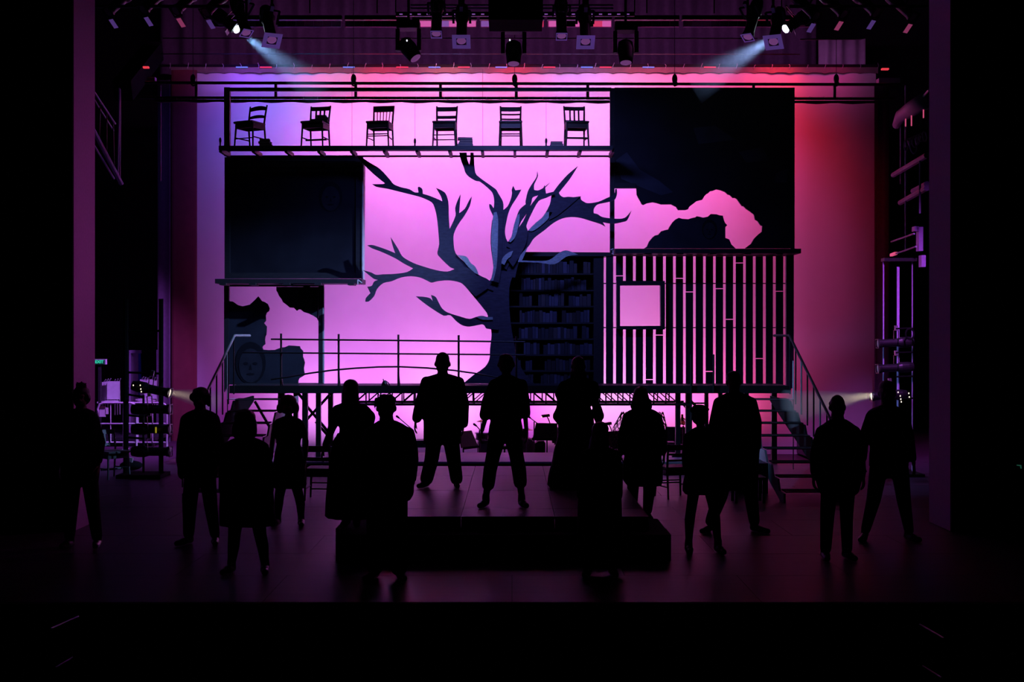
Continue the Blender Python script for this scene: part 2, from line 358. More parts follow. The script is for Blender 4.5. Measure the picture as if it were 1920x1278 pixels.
# flown pipe high above the cloth
tag(obj('flown_pipe', MB().tube([P(300, 101, 26.6), P(1500, 102, 26.6)], .011), M['steel'], None), 'long thin pipe flown in front of the pleated black curtain', 'pipe')
tag(obj('flown_pipe', MB().tube([P(305, 71.5, 24.6), P(1420, 72, 24.6)], .012), M['steel'], None), 'thin dark pipe behind the white profile lamps, above the longer thin pipe', 'pipe')
tag(obj('flown_pipe', MB().tube([P(1500, 74, 24.6), P(1615, 73, 24.6)], .016), M['alu'], None), 'short pipe along the top of the small lilac grey curtain', 'pipe')

def hang(parent, pts, r=.004, m=M['steel']):
    for q in pts: obj('hanger', MB().tube([q, (q[0], q[1], 13.0)], r, 5), m, parent)
# ladder truss on four hoists, with a rolled cloth tied under it
D = 24.5
tr = thing('ladder_truss', 'long black ladder truss of two pipes hanging before the pink cloth', 'truss', P(960, 186, D))
obj('top_pipe', MB().tube([P(272, 155, D), P(1690, 158.5, D)], .03), M['steel'], tr)
obj('bottom_pipe', MB().tube([P(262, 183, D), P(1676, 185, D)], .028), M['steel'], tr)
for px in (368, 517, 667, 826, 968, 1102, 1413, 1565): obj('strut', MB().tube([P(px, 156, D), P(px, 184, D)], .03), M['steel'], tr)
rc = thing('rolled_cloth', 'rolled black cloth tied with white ties under the ladder truss', 'cloth', P(960, 190, D))
pts = []; rs = []
for i in range(100):
    px = 290 + (1640 - 290) * i / 99; pts.append(P(px, 188.8 + (px - 290) * .0021 + .5 * math.sin(i * 1.26), D - .01)); rs.append(.030 + .006 * math.sin(i * 1.26))
obj('roll', MB().tube(pts, rs, 10), M['black'], rc, smooth=True)
for i in range(50):
    px = 305 + i * 26.4
    obj('tie', MB().tube([P(px, 187, D - .07), P(px + .5, 184, D - .06), P(px - 1, 181, D)], .005, 5), M['pale'], rc)
HO = {663: 'above the second chair from the left', 965: 'at the middle of the truss', 1265: 'above the top right dark panel', 1568: 'at the far right before the red cloth', 362: 'at the left end before the maroon leg'}
for px, where in HO.items():
    h = thing('chain_hoist', 'black chain hoist on the ladder truss ' + where, 'hoist', P(px, 150, D), group='hoists of the ladder truss')
    obj('body', MB().ell(P(px, 148, D), (.055, .05, .10)), M['steel'], h, smooth=True)
    obj('hook', MB().tube([P(px, 152, D), P(px + 4, 155, D), P(px + 5, 159, D), P(px, 161, D), P(px - 3, 158, D)], .018), M['steel'], h)
    obj('chain', MB().tube([P(px, 142, D), P(px, -40, D)], .006, 5), M['steel'], h)

# ------------------------------------------------------------------ the set
DF, DW = 21.9, 23.0                                  # deck front and the plane of the set walls
ZD = Z(723, DF)
# raised deck
dk = thing('stage_deck', 'long raised black deck on a trussed scaffold across the whole set', 'platform', (0, DF, 0))
n = 9; x0, x1 = X(430, DF), X(1481, DF)
for i in range(n):
    a, b = x0 + (x1 - x0) * i / n, x0 + (x1 - x0) * (i + 1) / n
    obj('deck_board', MB().box(a + .004, b - .004, DF + .03, DW + .05, ZD - .03, ZD), M['setw'], dk)
obj('fascia', MB().box(x0, x1, DF, DF + .03, Z(737, DF), ZD + .004), M['black'], dk)
zc1, zc0 = Z(756, DF), Z(760.5, DF)
for dd, off in ((DF + .08, 0), (DF + .95, .17)):
    obj('lower_chord', MB().box(X(640, DF), X(1296, DF), dd, dd + .05, zc0, zc1), M['steel'], dk)
    for i in range(30):
        xx = X(640, DF) + off + i * .215; sg = 1 if xx < .0 else -1
        if xx > X(1288, DF): break
        obj('web', MB().bar((xx, dd + .02, zc1), (xx, dd + .02, Z(737, DF)), .022), M['steel'], dk)
        obj('web', MB().bar((xx, dd + .02, zc1), (xx + .205 * sg, dd + .02, Z(737, DF)), .02), M['steel'], dk)
WZ = .18
for px, wd in ((527, 12), (554, 8), (571.5, 10), (596.5, 9), (619.5, 9), (1271.5, 9), (1291, 10), (1325, 7), (1351, 8), (1400, 8), (1452, 10)):
    d = DF + .10 if px in (527, 571.5, 596.5, 1271.5, 1291) else DF + .8
    z0 = WZ if 520 < px < 1420 and d < 22.9 else 0
    obj('post', MB().box(X(px - wd / 2, d), X(px + wd / 2, d), d, d + .09, z0, ZD - .03), M['steel'], dk)
for a, b in (((556, 733), (576, 757)), ((572, 757), (618, 812)), ((618, 740), (572, 790)), ((592, 790), (620, 822)), ((536, 858), (500, 790)), ((1296, 752), (1325, 782)), ((1276, 752), (1291, 768)), ((500, 790), (478, 752))):
    obj('brace', MB().bar(P(*a, DF + .5), P(*b, DF + .5), .045), M['steel'], dk)
obj('sole_beam', MB().box(X(540, DF), X(640, DF), DF + .1, DF + .2, Z(848, DF), Z(838, DF)), M['steel'], dk)
obj('sole_beam', MB().box(X(1262, DF), X(1330, DF), DF + .1, DF + .2, WZ, WZ + .04), M['steel'], dk)
obj('tie_bar', MB().box(X(1276, DF), X(1335, DF), DF + .85, DF + .9, Z(762, DF), Z(759, DF)), M['steel'], dk)

# low walkway under the deck
wk = thing('walkway', 'low purple lit walkway running under the raised deck', 'platform', (0, 21.2, 0))
xa, xb = X(440, 21.2), X(1420, 21.2)
for i in range(6):
    a, b = xa + (xb - xa) * i / 6, xa + (xb - xa) * (i + 1) / 6
    obj('deck_panel', MB().box(a + .005, b - .005, 21.2, 22.9, WZ - .03, WZ), M['walk'], wk)
    obj('riser', MB().box(a + .005, b - .005, 21.23, 21.26, 0, WZ - .031), M['matt'], wk)
obj('nosing', MB().box(X(1220, 21.2), xb, 21.17, 21.199, WZ - .04, WZ - .005), M['tread'], wk)
obj('back_riser', MB().box(xa, xb, 22.86, 22.89, -.34, WZ - .031), M['matt'], wk)

# chair shelf
sh = thing('chair_shelf', 'high narrow shelf of dark timber carrying a row of six chairs', 'shelf', P(780, 276, DF))
zt_ = Z(273, DF)
obj('front_beam', MB().box(X(410, DF), X(1149, DF), DF, DF + .05, Z(281, DF), zt_), M['setw'], sh)
n = 12
for i in range(n):
    a, b = X(410, DF) + (X(1149, DF) - X(410, DF)) * i / n, X(410, DF) + (X(1149, DF) - X(410, DF)) * (i + 1) / n
    obj('shelf_board', MB().box(a + .003, b - .003, DF + .051, DF + .47, zt_ - .03, zt_), M['setw'], sh)
for i in range(13):
    x = X(412, DF) + (X(1150, DF) - X(412, DF)) * i / 12
    obj('joist', MB().box(x - .025, x + .025, DF + .051, DF + .74, zt_ - .11, zt_ - .031), M['setw'], sh)
obj('back_rail', MB().box(X(426, 22.64), X(1150, 22.64), 22.64, 22.68, Z(294, 22.64), Z(291, 22.64)), M['setw'], sh)
obj('post', MB().box(X(420, DW), X(430.5, DW), DW, DW + .1, Z(292, DW), Z(163.5, DW)), M['setw'], sh)
obj('top_beam', MB().box(X(430.6, DW), X(1146, DW), DW, DW + .06, Z(170.5, DW), Z(164, DW)), M['setw'], sh)

def clip(px, py, d, parent):
    x, z = X(px, d), Z(py, d)
    return obj('bracket', MB().box(x - .06, x + .06, d - .32, d - .01, z - .02, z + .02), M['setw'], parent)
# painted portraits: generic heads in dark paint, thin boards let into the panels
def face(px, py, w, h, d, parent):
    x, z, a, b = X(px, d), Z(py, d), w / F * d / 2, h / F * d / 2
    el = lambda cx, cz, ra, rb, n=20: [(cx + ra * math.cos(2 * pi * i / n), cz + rb * math.sin(2 * pi * i / n)) for i in range(n)]
    obj('painted_hair', MB().prism(el(x, z + .15 * b, a * 1.3, b * 1.25), d - .004, d - .001), M['murald'], parent)
    fc = obj('painted_face', MB().prism(el(x, z, a, b), d - .008, d - .0045), M['mural2'], parent)
    for ex in (-.4, .4): obj('painted_eye', MB().prism(el(x + ex * a, z + .12 * b, a * .2, b * .09, 10), d - .011, d - .0085), M['murald'], fc)
    obj('painted_nose', MB().prism([(x - .12 * a, z - .25 * b), (x + .12 * a, z - .25 * b), (x + .02 * a, z + .1 * b)], d - .011, d - .0085), M['murald'], fc)
    obj('painted_mouth', MB().prism(el(x, z - .5 * b, a * .35, b * .07, 10), d - .011, d - .0085), M['murald'], fc)

# upper left painted panel
pn = thing('painted_flat', 'big square dark painted panel at upper left under the chair shelf', 'panel', P(550, 530, DW))
obj('board', MB().cut([(421, 294.5), (680.5, 294.5), (680.5, 522), (421, 522)], DW + .002, .05), M['mural'], pn)
for q in ([(421, 294.5), (431, 294.5), (431, 522), (421, 522)], [(667, 294.5), (679, 294.5), (679, 522), (667, 522)], [(431.2, 294.5), (666.8, 294.5), (666.8, 302), (431.2, 302)], [(431.2, 511), (666.8, 511), (666.8, 522), (431.2, 522)]):
    obj('border_strip', MB().cut(q, DW - .03, .03), M['setw'], pn)
obj('lit_edge_strip', MB().cut([(679.2, 300), (682, 300), (680.6, 533), (678.4, 533)], DW - .05, .25), M['edge'], pn)  # white tone carries the lamp light along this edge
obj('ledge', MB().box(X(403, 22.5), X(678.8, 22.5), 22.5, 23.05, Z(531, 22.5), Z(522.5, 22.5)), M['setw'], pn)
for px in (425, 480, 543, 601, 662): clip(px, 533.5, 22.75, pn)
obj('steel_angle', MB().bar(P(671, 524, 22.3), P(679, 530, 22.3), .018).bar(P(671, 524, 22.3), P(671, 533, 22.3), .018), M['edge'], pn)
face(620, 372, 34, 46, DW, pn)
blob = lambda pts, d, t: MB().cut(pts, d, t)

# lower left torn wall
def zl(pts, ox, oy, k): return [(ox + x / k, oy + y / k) for x, y in pts]
tl = thing('torn_picture_flat', 'lower left torn picture wall in a timber frame behind the stair', 'scenery', P(515, 720, DW))
obj('frame_post', MB().cut([(420, 536), (429.5, 536), (428.5, 721), (420, 735)], DW, .08), M['setw'], tl)
obj('frame_post', MB().cut([(597, 537), (605, 537), (605, 721), (597, 721)], DW, .08), M['setw'], tl)
obj('lit_post_edge', MB().cut([(605.1, 537), (607.2, 537), (607.2, 720.5), (605.1, 720.5)], DW, .07), M['ridge'], tl)  # pale blue light on the post's side painted as a strip
obj('top_rail', MB().cut([(420, 533.5), (607, 533.5), (607, 536.8), (420, 536.8)], DW + .01, .06), M['setw'], tl)
obj('bottom_rail', MB().cut([(429, 717.6), (607, 717.6), (607, 720.7), (429, 720.7)], DW - .02, .018), M['setw'], tl)
tp = [(255, 235), (300, 240), (350, 275), (400, 288), (470, 270), (520, 225), (555, 188), (590, 235), (620, 245), (650, 265), (668, 310), (662, 335), (640, 350), (630, 380), (632, 430), (612, 455), (640, 490), (638, 530), (635, 570), (625, 590), (622, 620), (625, 665), (600, 685), (596, 700), (605, 720), (660, 724), (720, 722), (780, 700), (820, 695), (860, 678), (970, 685), (975, 705), (1003, 735), (1000, 790), (1012, 820), (1020, 850), (1010, 900), (1012, 930), (1020, 970), (1000, 985), (965, 1005), (955, 1030), (955, 1052), (255, 1052)]
obj('torn_piece', MB().cut(zl(tp, 380, 520, 5.324), DW + .01, .03), mat('torn_mural', (.028, .031, .052), .55, 0, .8, 2.2, .05, .3), tl)
tp = [(735, 92), (735, 130), (748, 150), (760, 180), (790, 220), (800, 245), (840, 275), (870, 300), (910, 303), (940, 332), (960, 318), (980, 320), (1010, 345), (1060, 360), (1110, 385), (1140, 405), (1152, 432), (1155, 92)]
obj('torn_piece', MB().cut(zl(tp, 380, 520, 5.324), DW + .012, .03), mat('torn_mural', (.028, .031, .052), .55, 0, .8, 2.2, .05, .3), tl)
face(575, 559, 26, 34, DW + .011, tl)
face(470, 685, 44, 64, DW + .008, tl)

# upper right torn panel
tr2 = thing('torn_mural_flat', 'large dark upper right panel with a ragged bite torn out of it', 'panel', P(1320, 470, DW))
op = [(1045, 1145), (1085, 1115), (1105, 1080), (1135, 1050), (1160, 1030), (1163, 990), (1150, 985), (1130, 955), (1112, 945), (1105, 910), (1080, 890), (1050, 870), (1030, 850), (1020, 850), (1005, 830), (985, 800), (970, 792), (955, 792), (935, 772), (920, 768), (900, 750), (870, 738), (840, 732), (815, 742), (795, 745), (785, 757), (770, 765), (755, 780), (740, 805), (700, 815), (675, 835), (648, 855), (640, 872), (620, 878), (570, 878), (555, 855), (520, 838), (450, 838), (415, 828), (390, 823), (350, 830), (325, 842), (312, 836), (305, 820), (290, 795), (278, 770), (275, 725), (122, 725)]
pane = zl(op, 1120, 160, 3.76)
obj('board', MB().cut([(1398, 465.5)] + pane + [(1152.4, 171), (1489, 171), (1489, 465.5)], DW + .01, .05), M['mural'], tr2)
tp = [(330, 1149), (350, 1135), (365, 1100), (390, 1070), (405, 1058), (430, 1052), (450, 1028), (475, 1020), (500, 1015), (510, 995), (530, 965), (550, 945), (575, 933), (600, 940), (640, 943), (665, 935), (690, 930), (700, 922), (720, 925), (745, 932), (780, 925), (800, 906), (840, 908), (860, 915), (885, 918), (893, 950), (900, 968), (916, 985), (903, 998), (903, 1075), (930, 1085), (945, 1120), (975, 1149)]
obj('torn_piece', MB().cut(zl(tp, 1120, 160, 3.76), DW + .012, .05), mat('torn_mural', (.028, .031, .052), .55, 0, .8, 2.2, .05, .3), tr2)
obj('frame_post', MB().cut([(1144, 165), (1152.2, 165), (1152.2, 474), (1144, 474)], DW, .09), M['setw'], tr2)
obj('frame_post', MB().cut([(1483, 171), (1490, 171), (1490, 466), (1483, 466)], DW - .02, .028), M['setw'], tr2)
obj('top_rail', MB().cut([(1152.4, 164), (1490, 164), (1490, 170.8), (1152.4, 170.8)], DW, .06), M['setw'], tr2)
obj('mid_rail', MB().cut([(1152.4, 343), (1192, 343), (1192, 352.5), (1152.4, 352.5)], DW - .01, .018), M['setw'], tr2)
obj('ledge', MB().box(X(1153, 22.4), X(1502, 22.4), 22.4, 22.98, Z(474.5, 22.4), Z(466, 22.4)), M['setw'], tr2)
for px in (1212, 1271, 1332, 1396, 1455): clip(px, 476.5, 22.75, tr2)
obj('steel_angle', MB().bar(P(1149.5, 469, 22.3), P(1149.5, 477, 22.3), .02).bar(P(1145, 468, 22.3), P(1150, 466, 22.3), .018), M['edge'], tr2)
face(1330, 432, 22, 30, DW + .008, tr2)
pat = mat('mural_patch', (.045, .05, .085), .5, 0, .6, 3)
for q in ([(1155, 300), (1175, 285), (1200, 318), (1235, 338), (1262, 360), (1240, 366), (1200, 350), (1165, 335)], [(1385, 285), (1430, 275), (1442, 300), (1400, 305)], [(1300, 240), (1340, 235), (1380, 262), (1310, 270)], [(1455, 325), (1478, 315), (1475, 342), (1452, 342)]):
    obj('painted_patch', MB().cut(q, DW + .004, .005), pat, tr2)

# slatted wall with its window
sw = thing('slat_screen', 'lower right wall of upright dark slats with a square window frame', 'scenery', P(1310, 720, DW))
k = 4.26; edges = [52] + [150, 228, 308, 388, 468, 548, 628, 707, 787, 867, 947, 1027, 1107, 1187, 1266, 1347, 1427, 1508]
gaps = [(52, 70), (127, 150), (205, 228), (285, 308), (365, 388), (445, 468), (525, 548), (605, 628), (685, 707), (765, 787), (845, 867), (925, 947), (1005, 1027), (1085, 1107), (1165, 1187), (1243, 1266), (1323, 1347), (1403, 1427), (1485, 1508)]
split = {1: 285, 7: 305, 8: 413, 11: 387, 13: 182, 12: 632, 5: 758, 4: 1113, 10: 1048, 15: 945, 17: 408}
yt, yb = 452 + 120 / k, 450 + 1170 / k
def sx(v): return 1120 + v / k
for i in range(18):
    a, b = sx(gaps[i][1]), sx(gaps[i + 1][0])
    segs = [(yt, yb)]
    if i in split: segs = [(yt, 450 + split[i] / k - .9), (450 + split[i] / k + .9, yb)]
    out = []
    for s0, s1 in segs:
        if 2 <= i - 0 <= 5 and i < 6 or i == 1:                     # these slats stop at the window
            w0, w1 = 450 + 325 / k, 450 + 712 / k
            for u0, u1 in ((s0, min(s1, w0)), (max(s0, w1), s1)):
                if u1 - u0 > 2: out.append((u0, u1))
        else: out.append((s0, s1))
    for u0, u1 in out:
        j = random.uniform(-.3, .3)
        obj('slat', MB().cut([(a, u0), (b, u0), (b + j * .6, u1), (a + j * .6, u1)], DW + .02 + random.uniform(0, .012), .03), M['setw'], sw)
for v in (345, 698): obj('batten', MB().cut([(sx(40), 450 + v / k - .9), (sx(1520), 450 + v / k - .9), (sx(1520), 450 + v / k + 1), (sx(40), 450 + v / k + 1)], DW + .07, .03), M['setw'], sw)
obj('end_post', MB().cut([(sx(1509), yt - 3), (1488.5, yt - 3), (1488.5, yb + 3), (sx(1509), yb + 3)], DW, .08), M['setw'], sw)
obj('end_post', MB().cut([(1119, yt - 3), (sx(51), yt - 3), (sx(51), yb + 2), (1119, yb + 2)], DW + .06, .05), M['setw'], sw)
obj('top_rail', MB().cut([(sx(52), 475.6), (1484, 476.5), (1484, 480), (sx(52), 480)], DW + .08, .03), M['setw'], sw)
obj('sill_rail', MB().cut([(sx(40), yb), (1484, yb), (1484, yb + 4), (sx(40), yb + 4)], DW - .05, .045), M['setw'], sw)
wf = [(155, 325), (540, 325), (540, 712), (155, 712)]; wi = [(182, 361), (506, 359), (508, 684), (182, 686)]
wf = zl(wf, 1120, 450, k); wi = zl(wi, 1120, 450, k)
for i in range(4):
    j = (i + 1) % 4
    obj('window_frame', MB().cut([wf[i], wf[j], wi[j], wi[i]], DW - .10, .16), M['setw'], sw)

# bookcase between tree and slats
bc = thing('bookcase', 'tall dark bookcase crammed with books between the tree trunk and the slats', 'bookcase', P(1050, 720, DW + .1))
bd = DW + .06
obj('back_board', MB().cut([(950, 476), (1119, 476), (1119, 720), (950, 720)], bd + .30, .03), M['matt'], bc)
obj('side', MB().cut([(1113, 480), (1119, 480), (1119, 720), (1113, 720)], bd, .30), M['setw'], bc)
obj('side', MB().cut([(950, 480), (955, 480), (955, 720), (950, 720)], bd, .30), M['setw'], bc)
obj('cornice', MB().cut([(975, 472), (1147, 473), (1147, 480), (950, 480)], bd - .05, .35), M['setw'], bc)
shelves = [512, 543, 573, 604, 634, 664, 694, 719]
for y in shelves: obj('shelf', MB().cut([(955.2, y), (1112.8, y), (1112.8, y + 3), (955.2, y + 3)], bd + .01, .28), M['setw'], bc)
bkm = [mat('book_cloth_%d' % i, c, .6, 0, .2, 10) for i, c in enumerate([(.05, .05, .10), (.03, .03, .05), (.08, .08, .15), (.025, .02, .03), (.06, .05, .07)])]
ordn = ['top', 'second', 'third', 'fourth', 'fifth', 'sixth', 'seventh', 'bottom']
protos = {}
for r, y in enumerate(shelves):
    px = 968 + random.uniform(0, 12)
    while px < 1104:
        wpx = random.choice([4.5, 5.5, 6.5, 8]); hpx = random.uniform(17, 24); mi = random.randrange(5)
        if random.random() < .07: px += random.uniform(5, 14); continue
        if px + wpx > 1112: break
        a, b, z = X(px + .3, bd), X(px + wpx - .3, bd), Z(y, bd)
        key = (wpx, mi)
        if key not in protos:
            ww = (wpx - .6) / F * bd
            me = mesh_of('book', MB().box(0, ww, 0, .17, 0, .22), bkm[mi]); fix_normals(me); protos[key] = me
        o = bpy.data.objects.new('book', protos[key]); COL.objects.link(o); o.location = (a, bd + .04 + random.uniform(0, .03), z + .0005); o.scale = (1, 1, hpx / F * bd / .22)
        tag(o, f'dark cloth bound book upright on the {ordn[r]} shelf of the bookcase', 'book', f'books on the {ordn[r]} shelf of the bookcase')
        px += wpx

# ------------------------------------------------------------------ the cut-out tree
tree = thing('cutout_tree', 'huge bare dead tree cut from dark painted board in the middle of the set', 'tree', P(930, 720, 22.7))
A = lambda L: zl(L, 640, 280, 5.81)
B = lambda L: zl(L, 900, 280, 5.81)
C = lambda L: zl(L, 660, 440, 5.81)
TD = 22.62
def smooth_poly(q):                             # rounds the gentle bends of a sawn outline, keeps its sharp tips and notches
    n = len(q); out = []
    def bend(i):
        a, b, c = q[i - 1], q[i], q[(i + 1) % n]; u = math.atan2(b[1] - a[1], b[0] - a[0]); v = math.atan2(c[1] - b[1], c[0] - b[0])
        return abs((v - u + pi) % (2 * pi) - pi)
    tan = [(0, 0) if bend(i) > 1.05 else ((q[(i + 1) % n][0] - q[i - 1][0]) * .5, (q[(i + 1) % n][1] - q[i - 1][1]) * .5) for i in range(n)]
    for i in range(n):
        a, b = q[i], q[(i + 1) % n]; L = math.hypot(b[0] - a[0], b[1] - a[1]); out.append(a)
        def lim(t): l = math.hypot(*t); return t if l <= L else (t[0] * L / l, t[1] * L / l)
        ta, tb = lim(tan[i]), lim(tan[(i + 1) % n])
        for t in ((.33, .66) if L > 7 else (.5,) if L > 3 else ()):
            h1, h2, h3, h4 = 2*t**3-3*t*t+1, t**3-2*t*t+t, -2*t**3+3*t*t, t**3-t*t
            out.append(tuple(h1 * a[k] + h2 * ta[k] + h3 * b[k] + h4 * tb[k] for k in (0, 1)))
    return out
def branch(nm, pix, d, m=M['bark'], t=.04):
    pix = smooth_poly(pix); return obj(nm, MB().cut(pix, d, t), m, tree)
trunk = [(945, 640), (923, 500), (918.2, 526), (905, 521), (893, 512), (880, 520), (873.4, 538.1), (890.6, 558.8), (906, 577.7), (914.7, 591.5), (913, 597), (912, 615.6), (920.8, 617.3), (921.6, 629.3), (918.9, 652.9), (917.6, 672.9), (908.8, 688), (887.5, 703), (868.8, 718.5), (1002, 718.5), (990, 708), (978, 690), (968, 662), (957, 600), (955, 540), (968, 505), (985, 472), (1001.5, 446), (989, 433), (975, 424), (952.5, 453), (949, 447), (946, 420), (934, 450), (928, 500)]
branch('trunk', [(918.2, 526), (905, 521), (893, 512), (880, 522), (873.4, 538.1), (890.6, 558.8), (906, 577.7), (914.7, 591.5), (912, 615.6), (920.8, 617.3), (921.6, 629.3), (918.9, 652.9), (917.6, 672.9), (908.8, 688), (887.5, 703), (868.8, 718.5), (1002, 718.5), (990, 708), (978, 690), (968, 662), (957, 600), (955, 540), (966, 505), (980, 476), (975, 455), (952.5, 455), (949, 449), (940, 440), (930, 470), (924, 515)], TD)
branch('branch', [(843, 500), (821.6, 478.8), (820, 472.8), (823.3, 457.3), (821.6, 431.5), (819, 407.4), (815.6, 391.9), (809.5, 379), (789.7, 369.5), (774.3, 365.2), (750, 359.2), (733, 354.9), (724.3, 353), (705.4, 349.7), (697.7, 345), (717.5, 345), (721.8, 343.3), (715.7, 338.5), (700, 325.6), (681.3, 307.5), (665.8, 288.6), (680.4, 296.4), (693.4, 305), (712.3, 316.5), (731.2, 336.8), (738, 345), (751.9, 350.9), (767.4, 354.4), (777.7, 360.5), (784.6, 360.5), (783.2, 351.4), (785.4, 349.7), (791.5, 353.7), (792.3, 363), (805.2, 366.9), (822.4, 373.8), (829.3, 377.2), (826.7, 367.8), (817.3, 352), (827.6, 356.6), (835.4, 362.6), (840.5, 378.1), (841.4, 407.4), (843.1, 428.9), (854.3, 403.9), (853.4, 390.2), (857.7, 376.4), (863.4, 364.3), (860.8, 399.6), (871.5, 391), (879.2, 376.4), (884.4, 368.1), (881, 385), (870.6, 403.9), (858.6, 421.1), (850.8, 438.3), (850.3, 453.8), (854.3, 474.5), (872, 492), (897.5, 514.9), (918.2, 526), (925, 545), (890, 530), (852.8, 504.5)], TD - .03)
branch('branch', [(852.8, 504), (839, 508.8), (818.3, 506.3), (780.5, 495), (761.5, 485.6), (753, 478.7), (746, 465.8), (732.3, 444.3), (736, 460), (740.9, 474.4), (728.8, 469.3), (709.9, 462.4), (697, 458.9), (688.4, 459.8), (697, 465), (715, 471.8), (740.9, 483.9), (756.4, 493.4), (774.5, 502.8), (763.3, 509.7), (740.9, 513.1), (718.5, 514), (704.8, 514.9), (696.1, 510.6), (680.7, 506.3), (690, 514), (701.3, 522.6), (709, 524.3), (701.3, 527.8), (697, 535.5), (688.4, 537.2), (694.4, 549.3), (685.8, 558.8), (685, 565.3), (691, 564.8), (701.3, 554.5), (706.5, 541.5), (718.5, 530.4), (734, 526.9), (751.2, 520), (770.2, 517.5), (787.4, 520), (801, 526), (808.9, 529.5), (820, 526.9), (840.7, 525.2), (863, 529.5), (873.4, 538.1), (892, 556), (915, 540), (890, 512), (872, 500)], TD - .06)
branch('branch', [(935, 597), (913, 594.9), (903.5, 591.5), (892.4, 594), (880.3, 597.5), (863, 593.2), (839, 585.4), (828.7, 577.7), (822.7, 567.4), (816.6, 556.2), (808, 552.7), (811.5, 564.8), (806.3, 558.8), (794.3, 556.2), (779.6, 555.3), (793.4, 566.5), (811.5, 579.4), (832, 591.5), (844, 590.6), (854.5, 600.9), (866.5, 609.5), (880.3, 612), (902.7, 607.8), (907.8, 609.5), (912, 615.6), (935, 618)], TD - .05)
branch('branch', [(923.3, 526), (925, 500), (919.8, 455.6), (922.4, 414.3), (925, 406.5), (918, 390.2), (917.2, 382.4), (920.7, 383.3), (925.5, 390.2), (926.7, 378), (925, 366), (920.7, 357.5), (900, 340), (892, 338.5), (879.2, 330.8), (872.4, 323), (869.8, 314.4), (863.8, 298.9), (861, 286), (875, 286), (875.8, 297.2), (880, 308.4), (881.8, 297.2), (882, 286), (888, 286), (888.7, 297.2), (889.6, 311.8), (893.9, 328.2), (929, 354), (934.4, 362.6), (943, 378), (943.9, 391.9), (942, 440), (940, 500), (935, 530)], TD - .09)
branch('branch', [(940, 500), (938, 420), (942, 396), (951.6, 386.7), (957.7, 373), (960.2, 360.9), (959.4, 355.7), (962.3, 348), (966.3, 356.6), (977.5, 355.2), (968.8, 370.4), (959.4, 385), (953.4, 398.8), (949, 417.7), (946.8, 433.2), (949, 447), (952.5, 453.5), (965, 470), (950, 505)], TD - .04)
branch('branch', [(950, 462), (952.5, 453), (959.4, 443.5), (963.7, 422.9), (970.6, 400.5), (975.7, 391), (986, 382.4), (985.2, 378), (989.5, 359.2), (996.4, 346.3), (1005.9, 331.6), (1007, 320.5), (1008.8, 329), (1005, 338.5), (1001.5, 346.3), (1001.5, 355.7), (1008.4, 356.9), (1017, 353), (1030.8, 342.3), (1023, 350.6), (1014.5, 358.3), (1010, 365.2), (999, 369.5), (996.4, 379.8), (989.5, 397), (977.5, 414.3), (973, 426), (966, 455), (958, 466)], TD - .07)
branch('branch', [(962, 500), (950, 480), (958, 462), (966, 446), (973, 426), (980.9, 414.3), (993.8, 386.7), (1004, 373), (1017, 354.9), (1021.3, 346.3), (1023.9, 362.6), (1037.7, 359.2), (1040, 364), (1034, 366), (1024, 370.5), (1010, 376.4), (996.4, 400.5), (987, 422.9), (989.5, 433), (985, 460)], TD - .10)
branch('branch', [(960, 520), (962, 480), (975, 450), (989.5, 433), (1003, 418.6), (1017, 407.4), (1030.8, 383.3), (1034.3, 364.3), (1037.7, 359.2), (1048, 345.4), (1065, 326.5), (1083.8, 311), (1068.7, 335), (1054.9, 352.3), (1048, 360.9), (1050.6, 366), (1056.6, 369.5), (1065.2, 368.6), (1080, 369.8), (1088.8, 367.5), (1089.3, 373.8), (1098, 379.8), (1104.8, 380.7), (1122, 378), (1137.5, 371.2), (1151.3, 364.3), (1153.9, 354), (1156.5, 354), (1156.8, 364.3), (1152, 374.7), (1137.5, 379), (1120.3, 383), (1113.4, 391.9), (1113.4, 399.6), (1120.3, 401.3), (1128.9, 406.5), (1144.4, 409), (1163.3, 410), (1173.7, 406.5), (1184, 394.5), (1176.2, 412.5), (1166.8, 416), (1151.3, 419), (1137.5, 417.7), (1130, 416), (1135, 424.2), (1125.5, 419.4), (1106.5, 413.4), (1089.3, 408.2), (1072, 406.5), (1054.9, 409), (1037.7, 417.7), (1020.5, 431.5), (1001.5, 446), (992.9, 459), (983.5, 471), (972, 495), (966, 520)], TD - .02)
R = M['ridge']
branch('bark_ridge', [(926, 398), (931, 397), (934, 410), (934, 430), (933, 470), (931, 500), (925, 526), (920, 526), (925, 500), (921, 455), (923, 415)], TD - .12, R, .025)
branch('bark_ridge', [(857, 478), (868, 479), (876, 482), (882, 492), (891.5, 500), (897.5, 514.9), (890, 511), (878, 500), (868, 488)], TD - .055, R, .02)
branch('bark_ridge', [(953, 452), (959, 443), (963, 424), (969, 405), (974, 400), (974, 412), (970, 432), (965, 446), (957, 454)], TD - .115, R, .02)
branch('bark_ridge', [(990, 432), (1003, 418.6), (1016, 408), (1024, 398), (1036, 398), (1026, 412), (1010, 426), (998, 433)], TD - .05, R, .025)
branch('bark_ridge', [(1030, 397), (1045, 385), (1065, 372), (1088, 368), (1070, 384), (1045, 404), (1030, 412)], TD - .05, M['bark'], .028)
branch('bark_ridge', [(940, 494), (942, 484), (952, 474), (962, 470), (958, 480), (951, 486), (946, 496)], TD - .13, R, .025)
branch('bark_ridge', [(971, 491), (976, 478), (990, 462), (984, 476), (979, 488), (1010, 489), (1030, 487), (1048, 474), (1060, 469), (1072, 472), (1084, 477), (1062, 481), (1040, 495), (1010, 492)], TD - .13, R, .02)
branch('bark_ridge', [(893, 594), (903, 591.5), (914, 594), (924, 594), (924, 599), (905, 599)], TD - .08, R, .02)

